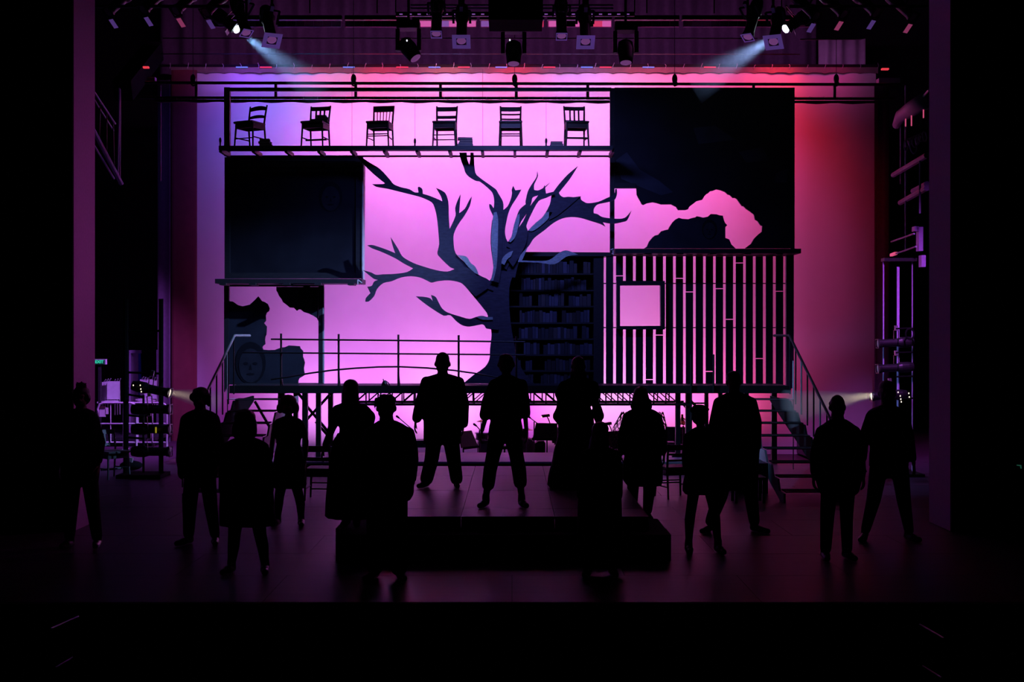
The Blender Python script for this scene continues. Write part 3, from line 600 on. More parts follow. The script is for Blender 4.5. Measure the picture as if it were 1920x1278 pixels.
# ------------------------------------------------------------------ deck railing
rl = thing('deck_railing', 'thin black pipe railing along the front of the raised deck', 'railing', P(700, 723, DF))
rd = DF + .03
for px, pt in ((527, 625), (635, 626), (747, 627), (860, 628), (968, 630)):
    obj('post', MB().tube([P(px, 727, rd), P(px, pt, rd)], .019), M['steel'], rl)
    obj('foot', MB().bar(P(px + 2.5, 722.4, rd + .03), P(px + .5, 700, rd + .012), .02), M['steel'], rl)
obj('rail', MB().tube([P(508, 635.6, rd - .03), P(745, 638, rd - .03), P(985, 640.5, rd - .03)], .015), M['steel'], rl)
obj('rail', MB().tube([P(455, 660.5, rd - .03), P(745, 663, rd - .03), P(985, 665, rd - .03)], .014), M['steel'], rl)
obj('curved_rail', MB().tube([P(x, y, rd - .06) for x, y in ((508, 711), (540, 706.5), (580, 699.5), (620, 694), (665, 690), (710, 687.6), (750, 687.2), (800, 689.5), (850, 694), (890, 699.5), (940, 708))], .015), M['steel'], rl)
for i, px in enumerate((1296, 1338)):
    o = obj('railing_post', MB().tube([P(px, 870 if i == 0 else 735, DF - .018), P(px, 664, DF - .018)], .017), M['steel'], None)
    tag(o, ['thin dark upright pole before the slats, left of the tall man', 'thin dark upright pole before the slats, just beside the tall man'][i], 'pole')
# ------------------------------------------------------------------ stairs at both ends of the deck
def stairs(s, name_label):
    ys = [921, 893, 866, 840, 816, 792.4, 769.5, 747.7]                # nosing rows of the right stair, bottom to top
    zs = [.165 + .163 * i for i in range(8)]
    ds = [(EYE - z) * F / (y - HY) for z, y in zip(zs, ys)]
    xi, xo = s * 3.83, s * 4.62
    t = thing('stage_stair', name_label, 'stairs', (s * 4.2, ds[0], 0))
    for i, (z, d) in enumerate(zip(zs, ds)):
        x0, x1 = min(xi, xo) + .02, max(xi, xo) - .02
        tr_ = obj('tread', MB().box(x0, x1, d + .012, d + .30, z - .02, z), M['matt'], t)
        obj('nosing', MB().box(x0, x1, d - .004, d + .011, z - .014, z + .001), M['tread'], tr_)
    for xx, m_ in ((xi, M['tread']), (xo, M['matt'])):               # saw-toothed stringers under the treads, the inner one painted as if lit
        up = []
        for i in range(8): up += [(ds[i], zs[i] - .031), (ds[i] + .30, zs[i] - .031)]
        lowp = [(ds[0] + .22, 0), (DF, zs[7] - .14 + .03)]
        quad = [(ds[0], 0)] + up + [(DF - .002, zs[7] - .02)] + lowp[::-1]
        v = [(xx - .015, a, max(0, b)) for a, b in quad] + [(xx + .015, a, max(0, b)) for a, b in quad]; k = len(quad)
        obj('stringer', MB().add(v, [tuple(range(k)), tuple(range(2 * k - 1, k - 1, -1))] + [((i2 + 1) % k, i2, k + i2, k + (i2 + 1) % k) for i2 in range(k)]), m_, t)
    # handrail with balusters on the outer side
    hr = thing('stair_handrail', 'slanting black handrail with balusters beside the ' + ('right' if s > 0 else 'left') + ' stage stair', 'handrail', (s * 4.62, ds[0], 0))
    dt, db = 20.6, 17.2; zr = lambda d: 2.22 + (d - 20.3) * .462
    xr_ = s * 4.66
    obj('rail', MB().tube([(xr_, db, zr(db)), (xr_, dt, zr(dt)), (xr_, dt + .05, zr(dt) + .0), (xr_ - s * .14, dt + .55, zr(dt) + .0)], .022), M['pale' if s < 0 else 'steel'], hr)
    for i in range(9):
        d = db + .15 + (dt - db - .2) * i / 8
        zb = max(.02, zs[0] + (d - ds[0]) * (zs[7] - zs[0]) / (ds[7] - ds[0]))
        obj('baluster', MB().tube([(xr_, d, zb), (xr_, d, zr(d))], .013), M['tread' if i % 3 == 0 else 'steel'], hr)
    lp = thing('landing_post', 'upright post with its lit edge painted pale where the ' + ('right' if s > 0 else 'left') + ' stair meets the deck', 'post', (s * 5.0, 21.5, ZD - .2))
    obj('upright', MB().tube([P(1487.5 if s > 0 else 426.5, 748, 21.6), P(1487.5 if s > 0 else 426.5, 676 if s > 0 else 652, 21.6)], .012), M['edge'], lp)  # bright tone paints in the light caught by this edge
    obj('lower_post', MB().tube([P(1487.5 if s > 0 else 426.5, 748, 21.6), (X(1487.5 if s > 0 else 426.5, 21.6), 21.6, .005)], .009), M['steel'], lp)
    obj('foot_bar', MB().tube([P(1487.5 if s > 0 else 426.5, 748, 21.6), P(1432 if s > 0 else 452, 748, 21.6)], .009), M['edge'], lp)
stairs(1, 'right hand wooden stage stair climbing to the deck beside the slats')
stairs(-1, 'left hand wooden stage stair climbing to the deck by the torn wall')

# ------------------------------------------------------------------ the platform and step the actors stand on
pf = thing('front_platform', 'broad low wooden platform in the middle of the stage floor', 'platform', (0, 13.2, 0))
PZ, PD = .40, 13.21
xs = [-1.56, -.55, .46, 1.476]; ysd = [PD, 13.83, 15.47, 17.1, 18.4]
for i in range(3):
    for j in range(4):
        obj('deck_panel', MB().box(xs[i] + .003, xs[i + 1] - .003, ysd[j] + .006, ysd[j + 1] - .006, PZ - .03, PZ), M['deck'], pf)
for i in range(3): obj('riser', MB().box(xs[i] + .003, xs[i + 1] - .003, PD + .01, PD + .035, 0, PZ - .032), M['matt'], pf)
obj('side_board', MB().box(xs[0] + .003, xs[0] + .03, PD + .04, 18.39, 0, PZ - .032), M['matt'], pf)
obj('side_board', MB().box(xs[3] - .03, xs[3] - .003, PD + .04, 18.39, 0, PZ - .032), M['matt'], pf)
st = thing('front_step', 'long black step along the front and sides of the low platform', 'step', (0, 12.8, 0))
SZ, SD = .27, 12.8
obj('front_tread', MB().box(-1.84, 1.66, SD, PD - .002, 0, SZ), M['matt'], st)
obj('side_tread', MB().box(-1.90, xs[0] - .002, PD, 14.6, 0, SZ), M['matt'], st)
obj('side_tread', MB().box(xs[3] + .002, 1.66, PD, 14.0, 0, SZ - .01), M['matt'], st)

# ------------------------------------------------------------------ chairs
def ring2(x0, x1, y0, y1, z0, z1): return MB().box(x0, x1, y0, y1, z0, z1)
def chair(style, loc, rot, label, group=None, mw=M['wood']):
    t = thing('wooden_chair', label, 'chair', loc, (0, 0, rot), group)
    w, dp, sh_, bh = .20, .18, .45, .80
    L = dict(world=False)
    for sx_ in (-1, 1):
        obj('leg', MB().tube([(sx_ * (w + .005), -dp - .005, 0), (sx_ * (w - .015), -dp + .02, sh_ - .03)], [.014, .019], 8), mw, t, **L)
        obj('leg', MB().tube([(sx_ * (w - .02), dp + .05, 0), (sx_ * (w - .025), dp, sh_)], [.014, .018], 8), mw, t, **L)
        obj('back_post', MB().tube([(sx_ * (w - .025), dp, sh_), (sx_ * (w - .02), dp + .03, .62), (sx_ * (w - .012), dp + .07, bh)], [.018, .017, .014], 8), mw, t, **L)
        obj('side_stretcher', MB().tube([(sx_ * w, -dp + .005, .17), (sx_ * (w - .02), dp + .035, .17)], .011), mw, t, **L)
    seat = MB().loft([[(x * k, y * k, z) for x, y in ((-w - .01, -dp - .03), (-w * .5, -dp - .045), (w * .5, -dp - .045), (w + .01, -dp - .03), (w - .01, dp + .02), (-w + .01, dp + .02))] for z, k in ((sh_ - .03, .96), (sh_ - .02, 1), (sh_, 1), (sh_ + .008, .97))])
    obj('seat', seat, mw, t, **L)
    obj('seat_rail', ring2(-w + .01, w - .01, -dp + .01, -dp + .03, sh_ - .115, sh_ - .031), mw, t, **L)
    for sx_ in (-1, 1): obj('seat_rail', ring2(sx_ * w - .02 if sx_ > 0 else -w + .005, w - .005 if sx_ > 0 else -w + .02, -dp + .03, dp, sh_ - .115, sh_ - .031), mw, t, **L)
    obj('seat_rail', ring2(-w + .02, w - .02, dp - .02, dp, sh_ - .115, sh_ - .031), mw, t, **L)
    for z in ((.15,) if style in (1, 2, 6) else (.12, .21) if style == 4 else (.19, .225)):
        obj('front_stretcher', MB().tube([(-w, -dp + (.2 if style == 2 else .0), z), (w, -dp + (.2 if style == 2 else .0), z)], .018 if style in (2, 6) else .010), mw, t, **L)
    def rail(z0, z1, curve=0.0, y=None):
        n = 10; rings = []
        for i in range(n + 1):
            u = -1 + 2 * i / n; x = u * (w - .018); zz = curve * (1 - u * u); yb = dp + .03 + (z0 - .62) * .22 + .02 * (1 - u * u)
            rings.append([(x, yb - .01, z0 + zz * .6), (x, yb + .01, z0 + zz * .6), (x, yb + .01 + .012, z1 + zz), (x, yb - .01 + .012, z1 + zz)])
        return MB().loft(rings)
    if style == 1: rs_ = [(.70, .765, .035), (.555, .60, .03)]
    elif style == 2: rs_ = [(.715, .79, 0), (.53, .565, 0)]
    elif style == 3: rs_ = [(.69, .80, .005)]
    elif style == 4: rs_ = [(.705, .785, .0), (.565, .62, 0)]
    elif style == 5: rs_ = [(.705, .785, .0), (.63, .66, 0), (.54, .57, 0)]
    else: rs_ = [(.72, .79, 0), (.50, .535, 0)]
    for r in rs_: obj('back_rail', rail(*r), mw, t, **L)
    if style in (2, 6):
        for x in (-.08, 0, .08): obj('back_slat', MB().bar((x, dp + .015, .52), (x, dp + .055, .73), .03, .012), mw, t, **L)
    if style == 3:
        for i in range(5):
            x = -.12 + .06 * i; obj('spindle', MB().tube([(x * .9, dp, .45), (x, dp + .045, .70)], .009), mw, t, **L)
    return t
ZS = zt_; DC = 22.17
chair(1, (X(469, DC), DC, ZS), -.45, 'chair with two arched back rungs, leftmost of six on the high shelf')
chair(2, (X(592, DC), DC, ZS), -.22, 'slat backed chair on the high shelf with a pile of books on its seat')
chair(3, (X(713, DC), DC, ZS), -.17, 'spindle backed chair on the high shelf, third from the left')
chair(4, (X(835, DC), DC, ZS), -.07, 'chair with two straight back rungs on the shelf above the tree')
chair(5, (X(957.5, DC), DC, ZS), .0, 'ladder back chair with three rungs on the high shelf')
chair(6, (X(1080, DC), DC, ZS), .09, 'slat backed chair nearest the top right dark panel')
def books(px, d, z, items, where):
    for i, (wpx, hpx, off, m_) in enumerate(items):
        ww, hh = wpx / F * d, hpx / F * d; x = X(px + off, d)
        t = thing('book', f"{['bottom','second','third','top'][i] if i < len(items) - 1 else 'top'} book of the pile {where}", 'book', (x, d, z), (0, 0, random.uniform(-.15, .15)), 'books piled ' + where)
        obj('cover', MB().box(-ww / 2, ww / 2, -.09, .09, 0, .005).box(-ww / 2, ww / 2, -.09, .09, hh - .005, hh).box(-ww / 2, -ww / 2 + .006, -.09, .09, .005, hh - .005), m_, t, world=False)
        obj('pages', MB().box(-ww / 2 + .007, ww / 2 - .006, -.084, .084, .0055, hh - .0055), M['hem'], t, world=False)
        z += hh + .0008
bk1, bk2 = bkm[0], bkm[2]
books(498, 22.05, ZS, [(22, 5, 1, bk1), (21, 4.5, -.5, M['red']), (18, 4.5, -1, bk2)], 'beside the leftmost shelf chair')
books(873, 22.05, ZS, [(30, 4, -1, bk2), (26, 4.5, 0, bk1), (24, 4, 1, M['red']), (27, 4, -1, bk1)], 'by the fourth shelf chair')
books(1044, 22.05, ZS, [(25, 4.5, 0, bk1), (22, 4.5, -.5, M['red'])], 'left of the last shelf chair')
books(600, DC + .03, ZS + .4585, [(33, 5, 0, bk1), (24, 4, 5, bk2), (17, 4, 4, bk2)], 'on the second shelf chair')
for px, h in ((413, 14), (778, 12), (1024, 12)):
    sk = thing('wire_shackle', {413: 'small dark shackle standing at the left tip of the chair shelf', 778: 'small dark shackle on the shelf between the third and fourth chairs', 1024: 'small dark shackle on the shelf just left of the last pile of books'}[px], 'shackle', P(px, 273, DF + .1))
    obj('eye_bolt', MB().tube([P(px, 273, DF + .1), P(px, 273 - h * .5, DF + .1)], .014), M['steel'], sk)
    obj('turnbuckle', MB().ell(P(px, 273 - h * .7, DF + .1), (.022, .022, .055)), M['steel'], sk, smooth=True)
    if px != 413: obj('wire', MB().tube([P(px, 273 - h, DF + .1), P(px, 186, DF + .1)], .003, 5), M['steel'], sk)
for px in (660, 905): tag(obj('suspension_wire', MB().tube([P(px, 291, 22.7), P(px, 130, 22.7)], .0035, 5), M['steel']), f'thin wire holding the chair shelf, ' + ('left of the third chair' if px == 660 else 'right of the fourth chair'), 'wire')

# chairs and small furniture on the stage floor
chair(4, (X(602, 17.7), 17.7, 0), pi - .1, 'wooden chair on the floor half hidden between two women at left')
chair(5, (X(1262, 17.9), 17.9, 0), pi + .3, 'wooden chair on the floor behind the wavy haired woman')
chair(2, (X(211, 20.3), 20.3, 0), .9, 'pale edged wooden chair in the left wing beside the curly haired actor', None, M['tread'])
bx = thing('bench', 'dark low bench with one leg painted pale as lit behind the tall man', 'bench', P(1405, 945, 17.3))
bz = Z(893, 17.3)
obj('seat_board', MB().box(X(1374, 17.3), X(1434, 17.3), 17.2, 17.55, bz - .04, bz), M['setw'], bx)
for px, dd, m_ in ((1378, 17.22, M['tread']), (1430, 17.22, M['setw']), (1378, 17.5, M['setw']), (1430, 17.5, M['setw'])):  # light on the first leg put into its paler colour
    obj('leg', MB().box(X(px, 17.3) - .02, X(px, 17.3) + .02, dd - .015, dd + .015, 0, bz - .041), m_, bx)
ct = thing('crate', 'black crate beside the foot of the right stair', 'crate', P(1405, 930, 18.3))
cz = Z(868, 18.3)
obj('box', MB().box(X(1372, 18.3), X(1440, 18.3), 18.3, 18.9, 0, cz - .03), M['black'], ct)
obj('lid', MB().box(X(1370, 18.3), X(1442, 18.3), 18.28, 18.92, cz - .029, cz), M['setw'], ct)

# ------------------------------------------------------------------ the band under the deck
def music_stand(px, pyt, d, tilt, yaw, label, z0=-.35, wd=.5):
    t = thing('music_stand', label, 'music stand', (X(px, d), d, z0), (0, 0, yaw)); h = Z(pyt, d) - z0
    L = dict(world=False)
    desk = MB(); a = math.radians(tilt); u = Vector((0, math.sin(a), math.cos(a)))
    c = Vector((0, 0, h)); r = Vector((1, 0, 0))
    v = [c + r * x - u * q + Vector((0, o, 0)) for o in (0, .02) for x, q in ((-wd / 2 * .86, 0), (wd / 2 * .86, 0), (wd / 2, .34), (-wd / 2, .34))]
    desk.add(v, [(0, 1, 2, 3), (7, 6, 5, 4), (0, 4, 5, 1), (1, 5, 6, 2), (2, 6, 7, 3), (3, 7, 4, 0)])
    obj('desk', desk, M['black'], t, **L)
    b = c - u * .34
    obj('lip', MB().bar(b + r * -wd / 2 + Vector((0, -.05, 0)), b + r * wd / 2 + Vector((0, -.05, 0)), .01, .05), M['black'], t, **L)
    obj('sheet_music', MB().box(-.15, .15, -.012, -.004, h - .30, h - .02), M['paper'], t, **L) if tilt < 10 else None
    obj('pole', MB().tube([(0, .03, .08), (0, .03, h - .2)], .014), M['steel'], t, **L)
    for q in range(3): obj('foot', MB().tube([(0, .03, .16), (.25 * math.cos(q * 2.09 + .5), .03 + .25 * math.sin(q * 2.09 + .5), .012)], .011), M['steel'], t, **L)
    return t
music_stand(871, 808, 24.2, 25, .9, 'black music stand behind the suited man')
music_stand(1025, 793, 24.3, 28, -.25, 'black music stand with a clip lamp left of the puff sleeved woman')
music_stand(1046, 801, 24.8, 30, .6, 'black music stand tilted, right beside the clip lamp one')
music_stand(1152, 808, 24.4, 25, .7, 'black music stand right of the long haired girl')
music_stand(1268, 800, 25.0, 25, -.3, 'dark music stand behind the right scaffold posts')
def clip_lamp(px, py, d, label, s=1):
    t = thing('clip_lamp', label, 'lamp', P(px, py + 14, d))
    obj('neck', MB().tube([P(px + 7, py + 14, d), P(px + 5, py + 8, d), P(px + 2, py + 2, d)], .01), M['steel'], t)
    obj('shade', MB().bar(P(px - 8, py + 1, d - .02), P(px + 6, py - 1, d), .09, .05), M['black'], t)
    obj('bulb', MB().ell(P(px - 8, py + 2.5, d - .03), (.02, .02, .012)), M['warm'], t, smooth=True)
clip_lamp(1024, 779, 24.25, 'small clip lamp with a warm bulb on the middle music stand')
clip_lamp(1140, 794, 24.35, 'small clip lamp peeping out right of the long haired girl')
def mic(px0, py0, px1, py1, pxb, d, label):
    t = thing('microphone_stand', label, 'microphone stand', P(pxb, 848, d))
    t.location.z = -.35
    zt2 = Z(py1, d)
    obj('pole', MB().tube([(X(pxb, d), d, -.3), (X(pxb, d), d, zt2)], .012), M['steel'], t)
    obj('boom', MB().tube([P(px0, py0, d), P(px1 + 8, py1 + 6, d)], .009), M['steel'], t)
    obj('microphone', MB().capsule(P(px0 - 4, py0 - 3, d), P(px0, py0, d), .022, .016), M['black'], t, smooth=True)
    obj('base', MB().lathe([(.001, 0), (.16, 0), (.16, .02), (.02, .045), (.001, .046)], (X(pxb, d), d, -.35)), M['steel'], t)
mic(994, 783, 1003, 790, 1001.5, 24.0, 'microphone stand with a short boom right of the central actor')
mic(748, 783, 762, 796, 755.5, 24.2, 'tall microphone stand right of the tousle haired man')
mic(893, 798, 898, 806, 899, 23.8, 'small microphone stand left of the central actor')
def cymbal(px, py, d, r, label):
    t = thing('cymbal_stand', label, 'cymbal', (X(px, d), d, -.35)); z = Z(py, d)
    obj('cymbal', MB().lathe([(.001, .02), (.03, .018), (.05, .006), (r, -.008), (r, -.011), (.05, .002), (.001, .012)], (X(px, d), d, z), n=28), M['brass'], t, smooth=True)
    obj('pole', MB().tube([(X(px, d), d, -.3), (X(px, d), d, z + .03)], .01), M['steel'], t)
    for q in range(3): obj('foot', MB().tube([(X(px, d), d, -.1), (X(px, d) + .2 * math.cos(q * 2.1), d + .2 * math.sin(q * 2.1), -.335)], .009), M['steel'], t)
cymbal(902, 789, 25.2, .10, 'thin cymbal on a stand left of the central actor')
cymbal(1007, 820, 25.0, .13, 'low thin cymbal right of the central actor')
cymbal(990, 805, 25.6, .12, 'cymbal just behind the right hand of the central actor')
def drum(px, py, d, r, dep, axis, label, zb=None):
    t = thing('drum', label, 'drum', P(px, py, d)); c = P(px, py, d)
    obj('shell', MB().lathe([(r * .93, -dep / 2), (r, -dep / 2), (r, dep / 2), (r * .93, dep / 2)], c, axis, 28), M['drum'], t, smooth=False)
    obj('drumhead', MB().lathe([(.001, -dep / 2 - .006), (r * .92, -dep / 2 - .006), (r * .92, -dep / 2 - .001), (.001, -dep / 2 - .001)], c, axis, 28), M['paper' if axis == 'Z' else 'black'], t)
    for s_ in (-1, 1): obj('hoop', MB().lathe([(r + .002, s_ * dep / 2 - .015), (r + .02, s_ * dep / 2 - .015), (r + .02, s_ * dep / 2 + .015), (r + .002, s_ * dep / 2 + .015)], c, axis, 28), M['chrome'], t)
    for q in range(3):
        a = q * 2.1 + .4; b0 = Vector((c.x + r * .9 * math.cos(a), c.y + r * .4 * math.sin(a), c.z - (dep / 2 if axis == 'Z' else r * .6)))
        obj('leg', MB().tube([b0, (b0.x, b0.y, -.345)], .011), M['chrome'], t)
drum(984, 843, 25.3, .24, .36, 'Y', 'dark bass drum with chrome hoops beside the central actor')
drum(978, 812, 25.0, .13, .18, 'Z', 'small tom drum behind the right hand of the central actor')
drum(908, 838, 25.2, .12, .26, 'Z', 'floor tom with chrome legs left of the central actor')
drum(905, 817, 25.5, .14, .12, 'Z', 'shallow snare drum behind the left hand of the central actor')
am = thing('amplifier', 'tall black amplifier with rounded top beside the bass drum', 'amplifier', P(1012, 848, 24.7)); am.location.z = -.35
for nm, q, m_ in (('cabinet', (1002, 1021, 826), M['black']),):
    x0, x1 = X(q[0], 24.7), X(q[1], 24.7); z1 = Z(q[2], 24.7)
    v = MB().prism([(x0, -.35), (x1, -.35), (x1 + .02, z1 - .05), (x1 - .02, z1), (x0 + .08, z1 - .01), (x0 + .01, z1 - .06)], 24.7, 25.0)
    obj(nm, v, m_, am)
    obj('grille', MB().box(x0 + .03, x1 - .02, 24.68, 24.698, -.2, z1 - .15), M['matt'], am)
sb = thing('stool', 'black drum stool framed between the legs of the central actor', 'stool', P(946, 848, 24.6)); sb.location.z = -.35
obj('seat', MB().lathe([(.001, -.03), (.15, -.03), (.16, 0), (.14, .03), (.001, .035)], P(946, 838, 24.6), 'Z', 20), M['black'], sb, smooth=True)
obj('pole', MB().tube([P(946, 840, 24.6), (X(946, 24.6), 24.6, -.345)], .02), M['chrome'], sb)
pl = thing('speaker_case', 'lilac fronted speaker case by the right scaffold posts', 'speaker', P(1256, 848, 23.6)); pl.location.z = -.35
obj('cabinet', MB().box(X(1244, 23.6), X(1266, 23.6), 23.6, 23.9, -.35, Z(829, 23.6)), mat('lilac_panel', (.35, .25, .42), .6), pl)
for y in (836, 842): obj('groove', MB().box(X(1245, 23.6), X(1265, 23.6), 23.592, 23.599, Z(y + .6, 23.6), Z(y, 23.6)), M['black'], pl)
obj('handle', MB().box(X(1260, 23.6), X(1262, 23.6), 23.57, 23.599, Z(842, 23.6), Z(836, 23.6)), M['pale'], pl)
kb = thing('keyboard_rack', 'black keyboard on a rack behind the suited man', 'keyboard', P(785, 848, 24.6)); kb.location.z = -.35
obj('case', MB().box(X(770, 24.6), X(815, 24.6), 24.5, 24.9, Z(838, 24.6), Z(825, 24.6)), M['black'], kb)
for s_ in (774, 811): obj('leg', MB().box(X(s_, 24.6) - .02, X(s_, 24.6) + .02, 24.6, 24.8, -.35, Z(838.5, 24.6)), M['steel'], kb)
dl = thing('desk_lamp', 'small angled desk lamp standing on the deck above the tousle haired man', 'lamp', P(727, 723, 22.1))
obj('base', MB().lathe([(.001, 0), (.07, 0), (.07, .015), (.001, .02)], (X(722, 22.1), 22.1, ZD)), M['steel'], dl)
obj('arm', MB().tube([P(731, 722, 22.1), P(728, 717, 22.1), P(722, 713, 22.1)], .009).tube([P(719, 713, 22.1), P(718.3, 710, 22.1)], .008), M['steel'], dl)
obj('shade', MB().lathe([(.02, .06), (.055, .0), (.05, -.05), (.03, -.06)], P(721, 719, 22.1), 'Z', 14), M['steel'], dl)
ms = thing('plant_stand', 'tangle of lit brass instrument parts behind the right scaffold posts', 'instrument', P(1282, 800, 24.6)); ms.location.z = -.35
obj('bell', MB().lathe([(.02, .2), (.03, .1), (.06, .04), (.11, 0), (.10, .005), (.02, .1)], P(1279, 795, 24.6), 'Z', 18), M['brass'], ms, smooth=True)
obj('tubing', MB().tube([P(1278, 790, 24.6), P(1280, 783, 24.6), P(1285, 786, 24.6), P(1286, 793, 24.6), P(1280, 796, 24.6)], .018), M['brass'], ms, smooth=True)
obj('stand', MB().tube([P(1281, 798, 24.6), (X(1281, 24.6), 24.6, -.345)], .015), M['steel'], ms)
ms.name = 'brass_instrument'
# ------------------------------------------------------------------ people
def hand(mb, ex, wrist, dv, side, s=1.0, curl=.5):
    """palm into mb (remeshed with the body), five separate curled fingers into ex. side: -1 = picture left hand, thumb to the front"""
    dv = Vector(dv).normalized(); fwd = Vector((0, -1, 0)); fwd = (fwd - dv * fwd.dot(dv)).normalized()
    inn = Vector((-side, 0, 0)); inn = (inn - dv * inn.dot(dv) - fwd * inn.dot(fwd)).normalized()
    w_ = Vector(wrist); c = w_ + dv * .055 * s
    for k in (-.024, -.008, .008, .024):
        mb.capsule(w_ + fwd * k * .55 * s + dv * .01 * s, w_ + dv * .092 * s + fwd * k * 1.25 * s, .016 * s, .0125 * s, 8)
    for k, L in ((.031, .074), (.0105, .083), (-.0105, .077), (-.031, .060)):
        p = w_ + dv * .088 * s + fwd * k * s; d = dv.copy()
        for i, fr in enumerate((.45, .32, .23)):
            d = (d + inn * curl * (.45 + .35 * i)).normalized(); q = p + d * L * fr * s
            ex.capsule(p, q, (.0088 - .0008 * i) * s, (.0082 - .0009 * i) * s, 8); p = q
    p = w_ + dv * .028 * s + fwd * .026 * s; d = (dv * .55 + fwd * .75 + inn * .25).normalized()
    for i, L in enumerate((.042, .034, .026)):
        q = p + d * L * s; ex.capsule(p, q, (.0115 - .001 * i) * s, (.0105 - .0012 * i) * s, 8); p = q; d = (d + dv * .5 + inn * .2).normalized()

def interp(rows, n):
    """resample silhouette rows (y, xL, xR) smoothly"""
    ys = [r[0] for r in rows]; out = []
    for i in range(n):
        y = ys[0] + (ys[-1] - ys[0]) * i / (n - 1)
        for j in range(len(rows) - 1):
            if ys[j] <= y <= ys[j + 1] + 1e-6:
                t = (y - ys[j]) / max(1e-6, ys[j + 1] - ys[j]); t = t * t * (3 - 2 * t) * .5 + t * .5
                out.append((y, rows[j][1] + (rows[j + 1][1] - rows[j][1]) * t, rows[j][2] + (rows[j + 1][2] - rows[j][2]) * t)); break
    return out
def trunk_mb(mb, rows, d, ratio, shrink=1.0, dy=0.0, folds=0, seg=28, maxd=9.0):
    rings = []
    for k, (y, a, b) in enumerate(interp(rows, max(10, int((rows[-1][0] - rows[0][0]) / 5)))):
        c, h = (a + b) / 2, (b - a) / 2 * shrink; x, z, w_ = X(c, d), Z(y, d), h / F * d
        ring = []
        for j in range(seg):
            q = 2 * pi * j / seg; f = 1 + (folds * math.sin(q * 9 + 1.3) * min(1, k / 12.0) if folds else 0)
            e = .82
            cx_, sy_ = math.cos(q), math.sin(q)
            ring.append((x + w_ * math.copysign(abs(cx_) ** e, cx_) * (f if abs(cx_) < .93 else 1), d + dy + min(w_ * ratio, maxd) * math.copysign(abs(sy_) ** e, sy_) * f, z))
        rings.append(ring)
    mb.loft(rings); return mb
def chain(mb, pts, d, n=12):
    """pts: (px, py, radius in pixels, dy metres)"""
    for (x0, y0, r0, e0), (x1, y1, r1, e1) in zip(pts, pts[1:]):
        mb.capsule(P(x0, y0, d) + Vector((0, e0, 0)), P(x1, y1, d) + Vector((0, e1, 0)), r0 / F * d, r1 / F * d, n)
    return mb

